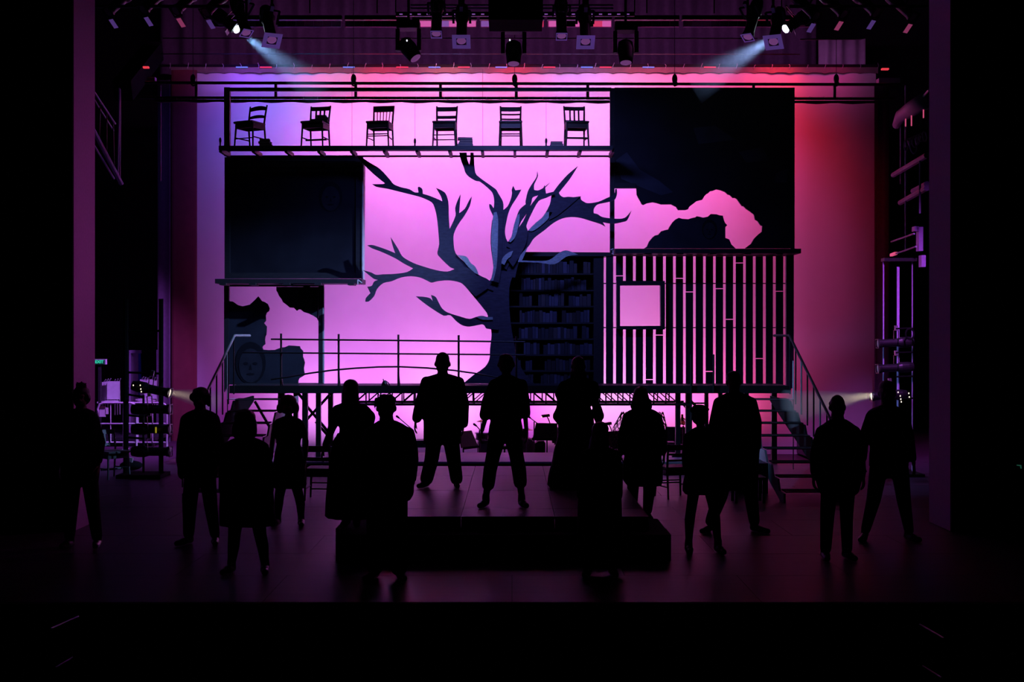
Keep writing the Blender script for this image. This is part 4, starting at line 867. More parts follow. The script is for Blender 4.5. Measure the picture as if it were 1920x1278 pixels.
PEOPLE = []
def person(label, foot_y, zf, head, neck, rows, arms, legs, top, bottom, hair, skirt=None, ratio=.58, hands=True, shoe_toe=None, sleeve=None, extra=None, turn=0.0, skin_legs=False):
    """head: (cx, top, chin, width); neck: (x, y, halfwidth); rows: torso silhouette; arms: two chains shoulder, elbow, wrist (+dy);
       legs: two chains hip, knee, ankle, toe pixel"""
    d = (EYE - zf) * F / (foot_y - HY); m = d / F
    cx, ht, ch, hw = head; hh = ch - ht; base = Vector((X(neck[0], d), d, zf))
    mb, ex = MB(), MB()
    hc = P(cx, ht + hh * .46, d); rx, rz = hw / 2 * m * .97, hh * m * .5; ry = rz * .80
    mb.ell(hc + Vector((0, .012, .006)), (rx, ry, rz * .93), 20, 14)
    mb.ell(P(cx, ht + hh * .70, d) + Vector((turn * .02, -.028, 0)), (rx * .86, ry * .70, rz * .58), 18, 12)     # jaw and chin
    fx = math.sin(turn); fy = -math.cos(turn)
    fwd = Vector((fx, fy, 0)); side = Vector((-fy, fx, 0))
    eye_z = Z(ht + hh * .5, d); face_c = Vector((hc.x, hc.y, 0))
    nz = Z(ht + hh * .64, d)
    mb.capsule(face_c + fwd * (ry * .90) + Vector((0, 0, eye_z + .004)), face_c + fwd * (ry * 1.06) + Vector((0, 0, nz)), .010, .014, 10)  # nose
    mb.capsule(face_c + fwd * (ry * .86) - side * .035 + Vector((0, 0, eye_z + .018)), face_c + fwd * (ry * .86) + side * .035 + Vector((0, 0, eye_z + .018)), .011, .011, 8)  # brow
    for s_ in (-1, 1):
        mb.ell(face_c + side * s_ * (rx * 1.02) + Vector((0, .012, eye_z - .012)), (.013, .02, .032), 10, 8)                              # ears
    chain(mb, [(cx, ch - hh * .22, neck[2] * .95, .012), (neck[0], neck[1], neck[2] * 1.08, .015), (neck[0], neck[1] + 8, neck[2] * 1.4, .015)], d)
    brow = [(y, (a + b) / 2 - (b - a) / 2 * .86, (a + b) / 2 + (b - a) / 2 * .86) for y, a, b in rows]
    if skirt:
        yb = rows[-1][0]; brow = [r for r in brow if r[0] <= yb + 1]
    trunk_mb(mb, brow, d, ratio * .92)
    aw = []
    for s_, a in zip((-1, 1), arms):
        k = 1 / m
        chain(mb, [(a[0][0], a[0][1], .037 * k, 0), (a[1][0], a[1][1], .031 * k, a[1][2]), (a[2][0], a[2][1], .025 * k, a[2][2])], d)
        wv = P(a[2][0], a[2][1], d) + Vector((0, a[2][2], 0)); dv = wv - (P(a[1][0], a[1][1], d) + Vector((0, a[1][2], 0)))
        if hands: hand(mb, ex, wv, dv + Vector((0, 0, -.1)), s_, .95 if hh * m > .2 else .9)
    for l in legs:
        k = 1 / m
        chain(mb, [(l[0][0], l[0][1], .078 * k, 0), (l[1][0], l[1][1], .055 * k, -.01), ((l[1][0] * .6 + l[2][0] * .4), l[1][1] * .6 + l[2][1] * .4, .052 * k, .02), (l[2][0], l[2][1], .036 * k, .02)], d)
    root = robj('person', mb, .0105, M['skin'], None, base, extra=ex, label=label, cat='person')
    # face
    for s_ in (-1, 1):
        obj('eye', MB().ell(face_c + fwd * (ry * .90) + side * s_ * .031 + Vector((0, 0, eye_z)), (.012, .008, .009), 10, 8), M['white'], root, smooth=True)
    obj('mouth', MB().ell(face_c + fwd * (ry * 1.0) + Vector((0, .004, Z(ht + hh * .80, d))), (.024, .010, .008), 12, 8), M['lip'], root, smooth=True)
    # shoes: heel to toe pixel
    for l, toe in zip(legs, shoe_toe):
        an = P(l[2][0], l[2][1], d) + Vector((0, .02, 0)); tx = X(toe[0], d)
        sh = MB(); zb = zf + .034
        sh.capsule((an.x, d + .06, zb + .012), ((an.x * 1.2 + tx * .8) / 2, d - .07, zb + .012), .044, .043, 12)
        sh.capsule(((an.x + tx) / 2, d - .05, zb + .004), (tx, d - .14, zb), .042, .034, 12)
        sh.capsule((an.x, d + .035, zb + .03), (an.x, d + .025, max(zb + .06, an.z + .02)), .046, .043, 12)
        sh.v = [Vector((v.x, v.y, max(v.z, zf + .002))) for v in sh.v]
        robj('shoe', sh, .009, M['shoe'], root)
    # garments
    g = MB()
    trunk_mb(g, rows, d, ratio, 1.0)
    for s_, a, sl in zip((-1, 1), arms, sleeve):
        chain(g, sl, d); k = 1 / m
        if sl[-1][1] > (a[1][1] + a[2][1]) / 2:                       # long sleeves close round the whole arm
            e_ = [a[1][i] + (a[2][i] - a[1][i]) * .82 for i in range(3)]
            chain(g, [(a[0][0], a[0][1], .046 * k, 0), (a[1][0], a[1][1], .041 * k, a[1][2]), (e_[0], e_[1], .036 * k, e_[2])], d)
    robj(top[0], g, .012, M[top[1]], root)
    if bottom:
        g = MB()
        for l, rad in zip(legs, bottom[2]):
            pts = list(zip(l, rad)); chain(g, [(p[0], p[1], r, 0.0 if i == 0 else -.005) for i, (p, r) in enumerate(pts[:3])], d)
        (x0, y0), (x1, y1) = legs[0][0][:2], legs[1][0][:2]
        chain(g, [(x0, y0, bottom[2][0][0], 0), (x1, y1, bottom[2][1][0], 0)], d)
        robj(bottom[0], g, .012, M[bottom[1]], root)
    if skirt:
        g = MB(); trunk_mb(g, skirt[2], d, skirt[3], 1.0, folds=.045, seg=56, maxd=.42)
        if len(skirt) > 4 and skirt[4]: robj(skirt[0], g, .012, M[skirt[1]], root)
        else: obj(skirt[0], g, M[skirt[1]], root, smooth=True)
    hm = MB()
    for e in hair[1]:
        fr = e[4] < .03 and e[2] > 11; hm.ell(P(e[0], e[1] - (1.5 if fr else 0), d) + Vector((0, e[4] + (.018 if fr else 0), 0)), (e[2] * m, e[5] if len(e) > 5 else e[2] * m * (1.26 if fr else .95), e[3] * m), 20, 14)
    if len(hair) > 2:
        for q in hair[2]: chain(hm, q, d, 8)
    robj('hair', hm, .009, M[hair[0]], root)
    for e in (extra or []):
        kind = e[0]
        if kind == 'collar':
            y, x, hw_ = e[1], e[2], e[3]
            def dep(yy):
                for r0, r1 in zip(rows, rows[1:]):
                    if r0[0] <= yy <= r1[0]: t = (yy - r0[0]) / (r1[0] - r0[0]); return ((r0[2] - r0[1]) * (1 - t) + (r1[2] - r1[1]) * t) / 2 * m * ratio
                return .1
            for s_ in (-1, 1):
                mm = MB(); L_ = .20 / m if 'coat' in e[4] else .075 / m
                a = P(x + s_ * hw_ * .95, y - 5, d) + Vector((0, .04, 0)); b = P(x + s_ * hw_ * .85, y + 1, d) + Vector((0, -dep(y + 10) * .9 - .02, 0)); c = P(x + s_ * 1.2, y + L_, d) + Vector((0, -dep(y + L_) - .006, 0))
                mid = b.lerp(c, .4) + Vector((s_ * .03, -.026, 0))
                mm.bar(a, b, .03, .016).bar(b, mid, .045, .014, (0, 1, 0)).bar(mid, c, .04, .014, (0, 1, 0))
                obj('lapel' if 'coat' in e[4] else 'collar', mm, M[e[4]], root)
        if kind == 'lace':
            for sl in e[1]:
                mm = MB(); pts = [P(x, y, d) + Vector((0, dy, 0)) for x, y, r, dy in sl]; rr = [r * m for x, y, r, dy in sl]
                n = 40
                def at(u, q):
                    k = u * (len(pts) - 1); i = min(int(k), len(pts) - 2); t = k - i
                    return pts[i].lerp(pts[i + 1], t) + Vector((math.cos(q), math.sin(q) * .8, 0)) * (rr[i] + (rr[i + 1] - rr[i]) * t)
                for h in range(9):
                    for sg in (-1, 1):
                        mm.tube([at(i / n, sg * 4.5 * i / n + h * 2 * pi / 9) for i in range(n + 1)], .0042, 4)
                o = obj('lace_sleeve', mm, M['lace'], root); o['kind'] = 'stuff'
        if kind == 'bits':
            obj(e[1], e[2](d, m), M[e[3]], root, smooth=True)
    return root

W = 'black_wool'
# suited man, back left of the platform
person('big man in a dark suit standing astride at the back left of the platform', 913, .40, (829.7, 662.5, 700, 28), (829.7, 703, 9.5),
    [(700, 820, 840), (705, 803, 857), (712, 793, 868), (730, 791, 870), (760, 793, 868), (790, 794, 866), (815, 794, 865), (831, 794, 865)],
    [[(797, 715), (786.5, 757, .02), (780, 789, -.03)], [(864, 716), (872.5, 757, .02), (869, 797, -.03)]],
    [[(815, 818), (809, 862), (800, 897)], [(845, 818), (851, 862), (856, 897)]],
    ('suit_jacket', 'coat'), ('trousers', 'coat2', [(15.5, 13.5, 12.5), (16, 13.5, 12)]),
    ('hair_d', [(829.7, 674.5, 13, 13.2, .015), (829.7, 681, 13.2, 15, .04)]),
    shoe_toe=[(787, 912), (859, 912)], sleeve=[[(799, 715, 10, 0), (787, 757, 10, .02), (782, 783, 9.5, -.02)], [(861, 716, 10, 0), (870, 757, 9.8, .02), (869.5, 793, 9, -.02)]],
    extra=[('collar', 707, 829.7, 10, 'coat2')])
# central actor
person('slim actor in rolled sleeves and cropped trousers standing astride at the platform centre', 950, .40, (949, 664, 700, 30), (949.5, 706, 8.5),
    [(702, 941, 958), (708, 930, 970), (715, 921, 984), (730, 918, 985), (750, 917, 982), (770, 919, 978), (786, 920, 977), (800, 917, 980), (815, 915, 981)],
    [[(924, 719), (914, 770, .02), (904, 806, -.05)], [(981, 719), (984, 770, .02), (987, 806, -.05)]],
    [[(931, 818), (922, 860), (911, 932)], [(962, 818), (971, 860), (978, 932)]],
    ('rolled_sleeve_shirt', 'cloth'), None,
    ('hair_d', [(949, 678, 14.2, 14.2, .01), (949, 686, 14.2, 15, .045), (944, 670, 8, 6, 0)]),
    shoe_toe=[(900, 948), (987, 948)], sleeve=[[(926, 720, 10, 0), (914, 752, 11, .02), (909.5, 778, 11, 0)], [(979, 720, 10, 0), (982.5, 752, 11, .02), (984.5, 775, 10.5, 0)]],
    extra=[('collar', 710, 949.5, 9, 'cloth'),
           ('bits', 'cropped_trousers', lambda d, m: chain(chain(chain(MB(), [(933, 816, 17, 0), (925, 852, 13.5, 0), (919, 880, 12.5, 0), (915.5, 908, 12, .01)], d, 18), [(961, 816, 17, 0), (968, 852, 13.5, 0), (973, 880, 13.5, 0), (975.5, 904, 12.5, .01)], d, 18), [(933, 814, 18, 0), (961, 814, 18, 0)], d, 18), 'coat2')])
# puff sleeved woman at the back right of the platform
person('woman with upswept hair in a puff sleeved gown at the back right of the platform', 914, .40, (1084.5, 669, 703, 25), (1084.5, 708, 8),
    [(705, 1076, 1093), (711, 1062, 1108), (718, 1055, 1115), (735, 1058, 1112), (752, 1063, 1106), (768, 1061, 1108), (780, 1057, 1111)],
    [[(1057, 722), (1051, 762, .03), (1049, 797, -.04)], [(1113, 722), (1118, 762, .03), (1122, 797, -.04)]],
    [[(1072, 790), (1070, 850), (1066, 900)], [(1098, 790), (1100, 850), (1102, 900)]],
    ('bodice', 'cloth'), None,
    ('hair_b', [(1084.5, 681, 12.8, 11.5, .02), (1084.5, 673, 8, 6.5, .05), (1084.5, 694, 13.5, 13, .06), (1073, 704, 4, 9, .05), (1096, 704, 4, 9, .05)]),
    skirt=('long_skirt', 'skirt', [(764, 1060, 1108), (785, 1054, 1113), (810, 1047, 1117), (853, 1037, 1126), (898, 1027, 1134), (910, 1026, 1136), (913, 1030, 1132)], .85),
    shoe_toe=[(1066, 913), (1102, 913)],
    sleeve=[[(1058, 724, 11, 0), (1052, 738, 12, .01), (1053, 752, 8, .02), (1051, 768, 9, .02), (1047, 780, 11, -.01), (1049, 791, 6, -.03)], [(1112, 724, 11, 0), (1116, 738, 11, .01), (1115, 752, 7, .02), (1120, 766, 9, .02), (1122, 779, 11, -.01), (1122, 791, 6, -.03)]])
# long haired girl in front of the step
person('small long haired girl in a straight ankle length dress standing before the black step', 1078, 0, (1126, 791.5, 834, 30), (1126, 838, 9),
    [(836, 1115, 1136), (842, 1098, 1152), (850, 1091, 1161), (880, 1087, 1163), (910, 1086, 1164), (940, 1086, 1164)],
    [[(1096, 852), (1089, 897, .02), (1089, 936, -.03)], [(1156, 852), (1161, 897, .02), (1160, 936, -.03)]],
    [[(1111, 940), (1108, 1000), (1104, 1058)], [(1141, 940), (1144, 1000), (1148, 1058)]],
    ('dress_top', 'cloth'), None,
    ('hair_b', [(1126, 806, 16, 14.5, .01), (1126, 815, 16.5, 20, .05), (1125, 832, 19, 26, .06), (1124, 842, 20, 20, .065)]),
    skirt=('long_dress_skirt', 'skirt', [(915, 1086, 1164), (950, 1083, 1166), (990, 1082, 1167), (1030, 1082, 1168), (1062, 1082, 1168)], .62, True),
    shoe_toe=[(1095, 1076), (1152, 1076)], sleeve=[[(1098, 853, 10, 0), (1091, 897, 10, .02), (1090, 928, 9, -.02)], [(1154, 853, 10, 0), (1159, 897, 9, .02), (1159, 928, 8.5, -.02)]])
# tousle haired man front left
person('tousle haired man in a long jacket standing in front of the platform at left', 1085, 0, (724, 740, 787, 35), (724.5, 792, 13),
    [(788, 710, 742), (796, 698, 758), (805, 686, 773), (830, 679, 776), (860, 677, 776), (900, 677, 777), (925, 678, 776), (938, 681, 769)],
    [[(693, 810), (680, 860, .03), (678, 905, -.03)], [(768, 811), (777, 860, .03), (774, 905, -.03)]],
    [[(706, 930), (705, 1000), (703, 1062)], [(745, 930), (746, 1000), (748, 1062)]],
    ('long_jacket', 'coat'), ('trousers', 'coat2', [(20, 18, 16), (20, 18.5, 17)]),
    ('hair_d', [(724, 755, 17.5, 14, .0), (724, 762, 17.8, 17, .045), (712, 755, 9, 9, -.02), (734, 750, 9, 8, .01), (708, 749, 6, 5, -.02), (720, 744, 8, 6, 0)], [[(706, 752, 2, 0), (702, 760, 1.5, -.01), (704, 768, 1, -.01)], [(716, 742, 2, 0), (709, 739, 1.2, 0)], [(728, 741, 2, 0), (736, 739, 1.2, 0)]]),
    shoe_toe=[(688, 1084), (760, 1084)], sleeve=[[(695, 811, 12, 0), (684, 855, 12, .03), (681, 895, 11, -.02)], [(766, 812, 12, 0), (771, 842, 12.5, .03), (773, 862, 12, .01), (772, 898, 8, -.02)]],
    extra=[('collar', 796, 724.5, 15, 'coat2')])
# full skirted woman on the end of the step
person('long haired woman in puff sleeves and full skirt on the left end of the step', 985, .27, (657, 711.5, 750, 26), (657, 754, 8.5),
    [(752, 648, 667), (758, 634, 681), (764, 628, 688), (785, 632, 686), (805, 637, 682), (820, 634, 685)],
    [[(632, 768), (621, 806, .03), (609, 838, -.05)], [(684, 768), (694, 806, .03), (690, 838, -.08)]],
    [[(645, 840), (646, 905), (650, 966)], [(670, 840), (669, 905), (668, 966)]],
    ('blouse', 'cloth'), None,
    ('hair_b', [(657, 725, 14.5, 13, .01), (656.5, 735, 16, 20, .045), (656.5, 748, 16, 16, .055)]),
    skirt=('full_skirt', 'skirt', [(812, 633, 686), (828, 624, 694), (860, 619, 700), (900, 614, 708), (940, 611, 714), (964, 610, 716), (969, 616, 710)], .8),
    shoe_toe=[(646, 985), (672, 985)],
    sleeve=[[(633, 769, 11, 0), (627, 784, 13, .02), (624, 796, 9, .02), (615, 824, 5.5, -.03)], [(683, 769, 11, 0), (690, 782, 14, .02), (690, 792, 12, .02), (691, 826, 5.5, -.05)]])
# wavy haired woman
person('wavy haired woman in a long coat with lace sleeves standing right of the platform', 973, 0, (1202, 724.5, 763, 26), (1203, 767, 9),
    [(764, 1192, 1215), (770, 1178, 1230), (777, 1170, 1240), (800, 1171, 1240), (825, 1176, 1236), (845, 1172, 1239), (880, 1166, 1243), (900, 1168, 1243), (910, 1176, 1240)],
    [[(1174, 782), (1165, 818, .02), (1163, 852, -.04)], [(1235, 782), (1243, 818, .02), (1244, 850, -.04)]],
    [[(1189, 870), (1187, 905), (1186, 946)], [(1218, 870), (1217, 920), (1214, 956)]],
    ('long_coat', 'coat'), ('trousers', 'coat2', [(14, 12, 9), (14, 11.5, 9)]),
    ('hair_b', [(1202, 738, 14, 13, .01), (1202, 748, 16, 19, .045), (1196, 758, 12, 13, .04), (1210, 757, 12, 13, .04), (1202, 764, 17, 9, .06)], [[(1188, 750, 3, .03), (1184, 762, 2, .03), (1187, 770, 1.5, .03)], [(1216, 750, 3, .03), (1222, 762, 2, .03), (1220, 769, 1.5, .03)]]),
    shoe_toe=[(1183, 966), (1218, 972)], sleeve=[[(1176, 783, 9, 0), (1168, 815, 9.5, .02), (1165, 846, 7.5, -.02)], [(1233, 783, 9, 0), (1240, 815, 9.5, .02), (1242.5, 845, 7.5, -.02)]],
    extra=[('lace', [[(1174, 772, 8, .02), (1164, 800, 14, .02), (1162, 825, 15, 0), (1160, 845, 10, -.02)], [(1236, 772, 8, .02), (1240, 800, 11, .02), (1242, 825, 9, 0), (1243, 845, 7, -.02)]])])
# capped woman in a short skirt
person('woman in a small cap and knee length skirt standing right of the black step', 1036, 0, (1312, 764, 799, 26), (1315, 803, 7.5),
    [(800, 1305, 1325), (807, 1293, 1335), (814, 1287, 1341), (840, 1290, 1339), (865, 1294, 1337), (885, 1289, 1343)],
    [[(1290, 818), (1285, 856, .02), (1286, 888, -.04)], [(1338, 818), (1345, 856, .02), (1347, 888, -.04)]],
    [[(1303, 890), (1297, 945), (1292, 1016)], [(1328, 890), (1337, 945), (1347, 1016)]],
    ('jacket', 'coat'), None,
    ('hair_d', [(1312, 775, 14, 11.5, .01), (1312, 783, 14, 14, .045)]),
    skirt=('short_skirt', 'skirt', [(876, 1290, 1342), (890, 1284, 1347), (910, 1280, 1352), (922, 1280, 1355), (925, 1284, 1350)], .75),
    shoe_toe=[(1290, 1035), (1353, 1036)], sleeve=[[(1292, 819, 8, 0), (1288, 856, 8, .02), (1287, 880, 7, -.02)], [(1336, 819, 8, 0), (1342, 856, 8, .02), (1345, 880, 7, -.02)]],
    extra=[('bits', 'cap', lambda d, m: MB().ell(P(1312, 767, d), (18 * m, 16 * m, 6.5 * m)).ell(P(1311, 763, d), (13 * m, 13 * m, 5 * m)).ell(P(1299, 769, d), (5 * m, 7 * m, 5 * m)), 'coat'),
           ('bits', 'stocking', lambda d, m: chain(MB(), [(1303, 905, 12, 0), (1297, 945, 10, -.01), (1293.5, 975, 9.5, .02), (1292, 1020, 6, .02)], d), 'coat2'),
           ('bits', 'stocking', lambda d, m: chain(MB(), [(1328, 905, 12, 0), (1337, 945, 10, -.01), (1342, 975, 9.5, .02), (1347, 1020, 6, .02)], d), 'coat2')])
# tall man
person('tall man in a loose jacket standing in front of the slats behind the capped woman', 997, 0, (1376, 696.5, 734, 27), (1377, 738, 10.5),
    [(735, 1366, 1389), (741, 1352, 1404), (748, 1342, 1416), (775, 1338, 1420), (810, 1339, 1420), (850, 1337, 1423), (890, 1337, 1422), (918, 1342, 1416)],
    [[(1346, 753), (1336, 800, .02), (1338, 844, -.04)], [(1412, 753), (1421, 800, .02), (1420, 844, -.04)]],
    [[(1362, 880), (1350, 930), (1333, 976)], [(1396, 880), (1408, 930), (1414, 976)]],
    ('loose_jacket', 'coat'), ('trousers', 'coat2', [(16, 14, 11), (16, 13.5, 10.5)]),
    ('hair_d', [(1376, 709, 13, 12.8, .01), (1376, 717, 13, 15, .045), (1369, 702.5, 6, 4.5, 0)]),
    shoe_toe=[(1313, 996), (1435, 996)], sleeve=[[(1348, 755, 11, 0), (1339, 800, 11, .02), (1340, 836, 10, -.02)], [(1409, 755, 11, 0), (1417, 790, 12, .02), (1417, 836, 10, -.02)]],
    extra=[('collar', 742, 1377, 12, 'coat2')])
# bald man
person('bald man in a wide dark jacket standing near the right stair', 1048, 0, (1570.5, 741, 783, 29), (1571, 789, 12),
    [(785, 1558, 1585), (793, 1546, 1598), (802, 1533, 1610), (825, 1529, 1614), (860, 1528, 1616), (895, 1529, 1616), (920, 1535, 1611), (927, 1540, 1604)],
    [[(1538, 808), (1526, 852, .03), (1524, 890, -.03)], [(1605, 808), (1616, 852, .03), (1617, 890, -.03)]],
    [[(1555, 915), (1551, 965), (1548, 1028)], [(1588, 915), (1587, 965), (1588, 1028)]],
    ('wide_jacket', 'coat'), ('trousers', 'coat2', [(16, 13.5, 10.5), (16, 12.5, 10)]),
    ('hair_d', [(1571, 757, 14.7, 8, .055), (1571, 764, 14.4, 9, .045)]),
    shoe_toe=[(1545, 1050), (1596, 1046)], sleeve=[[(1540, 809, 11, 0), (1530, 850, 10.5, .03), (1529, 886, 10, -.02)], [(1603, 809, 11, 0), (1611, 850, 10, .03), (1613, 886, 10, -.02)]],
    extra=[('collar', 795, 1571, 13, 'coat2')])
# shirted man
person('man in a collared grey shirt standing with feet apart beside the right portal', 1013, 0, (1664, 714, 758, 31), (1663, 763, 11.5),
    [(759, 1651, 1676), (765, 1637, 1690), (772, 1626, 1702), (795, 1626, 1704), (820, 1630, 1701), (835, 1632, 1699), (860, 1630, 1702), (875, 1630, 1703)],
    [[(1631, 779), (1618, 825, .03), (1614, 868, -.04)], [(1698, 779), (1710, 825, .03), (1711, 868, -.04)]],
    [[(1647, 880), (1638, 935), (1623, 992)], [(1687, 880), (1694, 935), (1704, 994)]],
    ('collared_shirt', 'shirt'), ('trousers', 'coat2', [(17, 13.5, 9), (17, 13.5, 9)]),
    ('hair_d', [(1664, 728.5, 15, 14.5, .01), (1666, 736, 14.5, 16, .045), (1669, 720, 8, 6, 0)]),
    shoe_toe=[(1607, 1014), (1716, 1014)], sleeve=[[(1634, 780, 11, 0), (1621, 820, 10, .03), (1616, 858, 8.5, -.02)], [(1695, 780, 11, 0), (1706, 820, 10, .03), (1709, 858, 8.5, -.02)]],
    turn=-.45, extra=[('collar', 767, 1663, 12, 'shirt')])
# curly topped actor at the left portal
person('actor with curly piled up hair standing at the far left by the portal', 1025, 0, (151, 725, 764, 28), (152, 768, 9.5),
    [(765, 141, 163), (771, 128, 176), (778, 120, 184), (805, 117, 187), (840, 119, 186), (875, 118, 187), (905, 121, 184)],
    [[(126, 785), (114, 830, .02), (113, 872, -.04)], [(178, 785), (190, 830, .02), (187, 870, -.04)]],
    [[(137, 895), (134, 950), (131, 1005)], [(168, 895), (175, 950), (182, 1005)]],
    ('jacket', 'coat'), ('trousers', 'coat2', [(16, 13, 10), (16, 13, 10)]),
    ('hair_d', [(151, 738, 15, 13, .01), (151, 746, 16.5, 15, .04), (152, 724, 10, 7.5, .01), (146, 721, 4, 4, 0), (158, 722, 4, 4, 0), (137, 744, 4, 6, -.02), (165, 745, 4, 7, -.02)], [[(148, 722, 2, 0), (144, 716, 1.3, 0)], [(152, 720, 2, 0), (153, 715, 1.3, 0)], [(157, 721, 2, 0), (162, 718, 1.3, 0)]]),
    shoe_toe=[(125, 1022), (187, 1024)], sleeve=[[(128, 786, 10, 0), (117, 828, 10, .02), (116, 862, 9, -.02)], [(175, 786, 10, 0), (186, 828, 9.5, .02), (185, 862, 8.5, -.02)]],
    turn=.25)
# curly haired man
person('curly haired man in a hip length coat standing at left before the maroon leg', 1020, 0, (375, 727, 766, 27), (375, 770, 10),
    [(767, 364, 387), (773, 350, 401), (780, 340, 411), (805, 336, 414), (845, 334, 415), (875, 334, 413), (895, 338, 410)],
    [[(346, 786), (336, 832, .03), (337, 872, -.03)], [(405, 787), (414, 832, .03), (411, 872, -.03)]],
    [[(361, 890), (356, 945), (354, 1000)], [(389, 890), (395, 945), (403, 1000)]],
    ('coat', 'coat'), ('trousers', 'coat2', [(16, 14, 10.5), (16, 13, 9.5)]),
    ('hair_d', [(375.5, 741, 16, 14.5, .01), (375, 748, 16, 14, .045), (362, 744, 7, 8, 0), (389, 744, 7, 8, 0), (368, 733, 7, 5.5, 0), (377, 730, 8, 5, 0), (384, 734, 7, 6, 0), (390, 754, 4, 9, .03)]),
    shoe_toe=[(338, 1017), (409, 1017)], sleeve=[[(348, 787, 10.5, 0), (341, 830, 10, .03), (340, 864, 9, -.02)], [(402, 788, 10.5, 0), (408, 830, 9.5, .03), (408, 864, 9, -.02)]])
# bobbed woman in a knee length coat
person('woman with a rounded bob in a knee length dark coat standing front left', 1074, 0, (458, 767, 812, 33), (459, 817, 9),
    [(818, 447, 472), (825, 430, 490), (832, 418, 503), (855, 414, 509), (890, 413, 511), (920, 413, 512), (950, 412, 515)],
    [[(425, 838), (416, 885, .03), (418, 926, -.04)], [(495, 838), (507, 885, .03), (508, 926, -.04)]],
    [[(443, 950), (440, 1000), (433, 1054)], [(483, 950), (488, 1000), (496, 1054)]],
    ('coat_top', 'coat'), None,
    ('hair_d', [(458, 784, 20, 16, .01), (458, 797, 22.5, 22, .04), (442, 806, 8, 16, .01), (474, 806, 8, 16, .01)]),
    skirt=('coat_skirt', 'coat', [(925, 413, 511), (950, 412, 513), (975, 412, 516), (984, 413, 517)], .66, True),
    shoe_toe=[(424, 1073), (502, 1070)], sleeve=[[(427, 840, 11, 0), (421, 885, 10.5, .03), (420, 918, 9, -.02)], [(493, 840, 11, 0), (502, 885, 10, .03), (504, 918, 9, -.02)]],
    extra=[('bits', 'stocking', lambda d, m: chain(MB(), [(443, 965, 15, 0), (440, 1000, 12, -.01), (437, 1025, 11, .02), (433, 1060, 7, .02)], d), 'coat2'),
           ('bits', 'stocking', lambda d, m: chain(MB(), [(483, 965, 15, 0), (488, 1000, 12, -.01), (492, 1025, 11, .02), (496, 1060, 7, .02)], d), 'coat2')])
# slim woman with a bob
person('slim woman with a chin length bob and knee length dress before the scaffold', 985, 0, (540, 741, 776, 25), (541, 780, 6.5),
    [(780, 532, 550), (785, 519, 563), (791, 513, 569), (805, 514, 567), (820, 517, 565), (832, 519, 563), (850, 515, 568), (875, 512, 572)],
    [[(516, 795), (510, 828, .02), (509, 858, -.03)], [(566, 795), (574, 828, .02), (573, 860, -.03)]],
    [[(529, 890), (524, 930), (520, 966)], [(553, 890), (561, 930), (564, 968)]],
    ('dress_top', 'cloth'), None,
    ('hair_b', [(539.5, 753, 16, 12, .01), (539.5, 761, 18, 16, .04), (525, 765, 7, 10, .01), (554, 765, 7, 11, .01)]),
    skirt=('dress_skirt', 'cloth', [(860, 514, 570), (880, 511, 573), (900, 511, 574), (912, 512, 575), (914, 515, 572)], .7),
    shoe_toe=[(515, 985), (569, 986)], sleeve=[[(518, 796, 7, 0), (514, 815, 6.5, .01)], [(564, 796, 7, 0), (570, 815, 7, .01)]],
    extra=[('bits', 'stocking', lambda d, m: chain(MB(), [(529, 900, 11, 0), (524, 930, 9, -.01), (522, 945, 8.5, .02), (520, 972, 5.5, .02)], d), 'coat2'),
           ('bits', 'stocking', lambda d, m: chain(MB(), [(553, 900, 11, 0), (561, 930, 9, -.01), (563, 945, 8.5, .02), (564, 972, 5.5, .02)], d), 'coat2')])
# ------------------------------------------------------------------ overhead rig
def ellipsoidal(loc, dirv, label, cat='spotlight', group=None, gel=M['gel'], gs=.19, lens=None, s=1.0):
    t = thing('profile_spotlight', label, cat, loc, Vector(dirv).to_track_quat('Y', 'Z').to_euler(), group); t.scale = (s, s, s)
    L = dict(world=False)
    obj('barrel', MB().lathe([(.075, -.02), (.08, -.02), (.08, .30), (.092, .31), (.092, .36), (.075, .36)], (0, 0, 0), 'Y', 18), M['steel'], t, **L)
    obj('lamp_housing', MB().lathe([(.03, -.36), (.085, -.34), (.105, -.24), (.105, -.10), (.08, -.021), (.03, -.021)], (0, 0, 0), 'Y', 18), M['steel'], t, **L)
    obj('lens', MB().lathe([(.001, .368), (.05, .366), (.07, .361), (.001, .361)], (0, 0, 0), 'Y', 18), lens or M['lens'], t, **L)
    fr = MB(); g = gs / 2; h = .075
    for q in ((-g, g, h, g), (-g, g, -g, -h), (-g, -h, -h, h), (h, g, -h, h)): fr.box(q[0], q[1], .372, .385, q[2], q[3])
    obj('gel_frame', fr, gel, t, **L)
    for sx_ in (-1, 1): obj('yoke', MB().bar((sx_ * .125, 0, 0), (sx_ * .125, -.02, .24), .035, .008), M['steel'], t, **L)
    obj('yoke_bridge', MB().bar((-.129, -.02, .24), (.129, -.02, .24), .035, .008), M['steel'], t, **L)
    obj('clamp', MB().box(-.025, .025, -.05, .01, .245, .34), M['alu'], t, **L)
    return t
ordl = ['first', 'second', 'third', 'fourth', 'fifth']
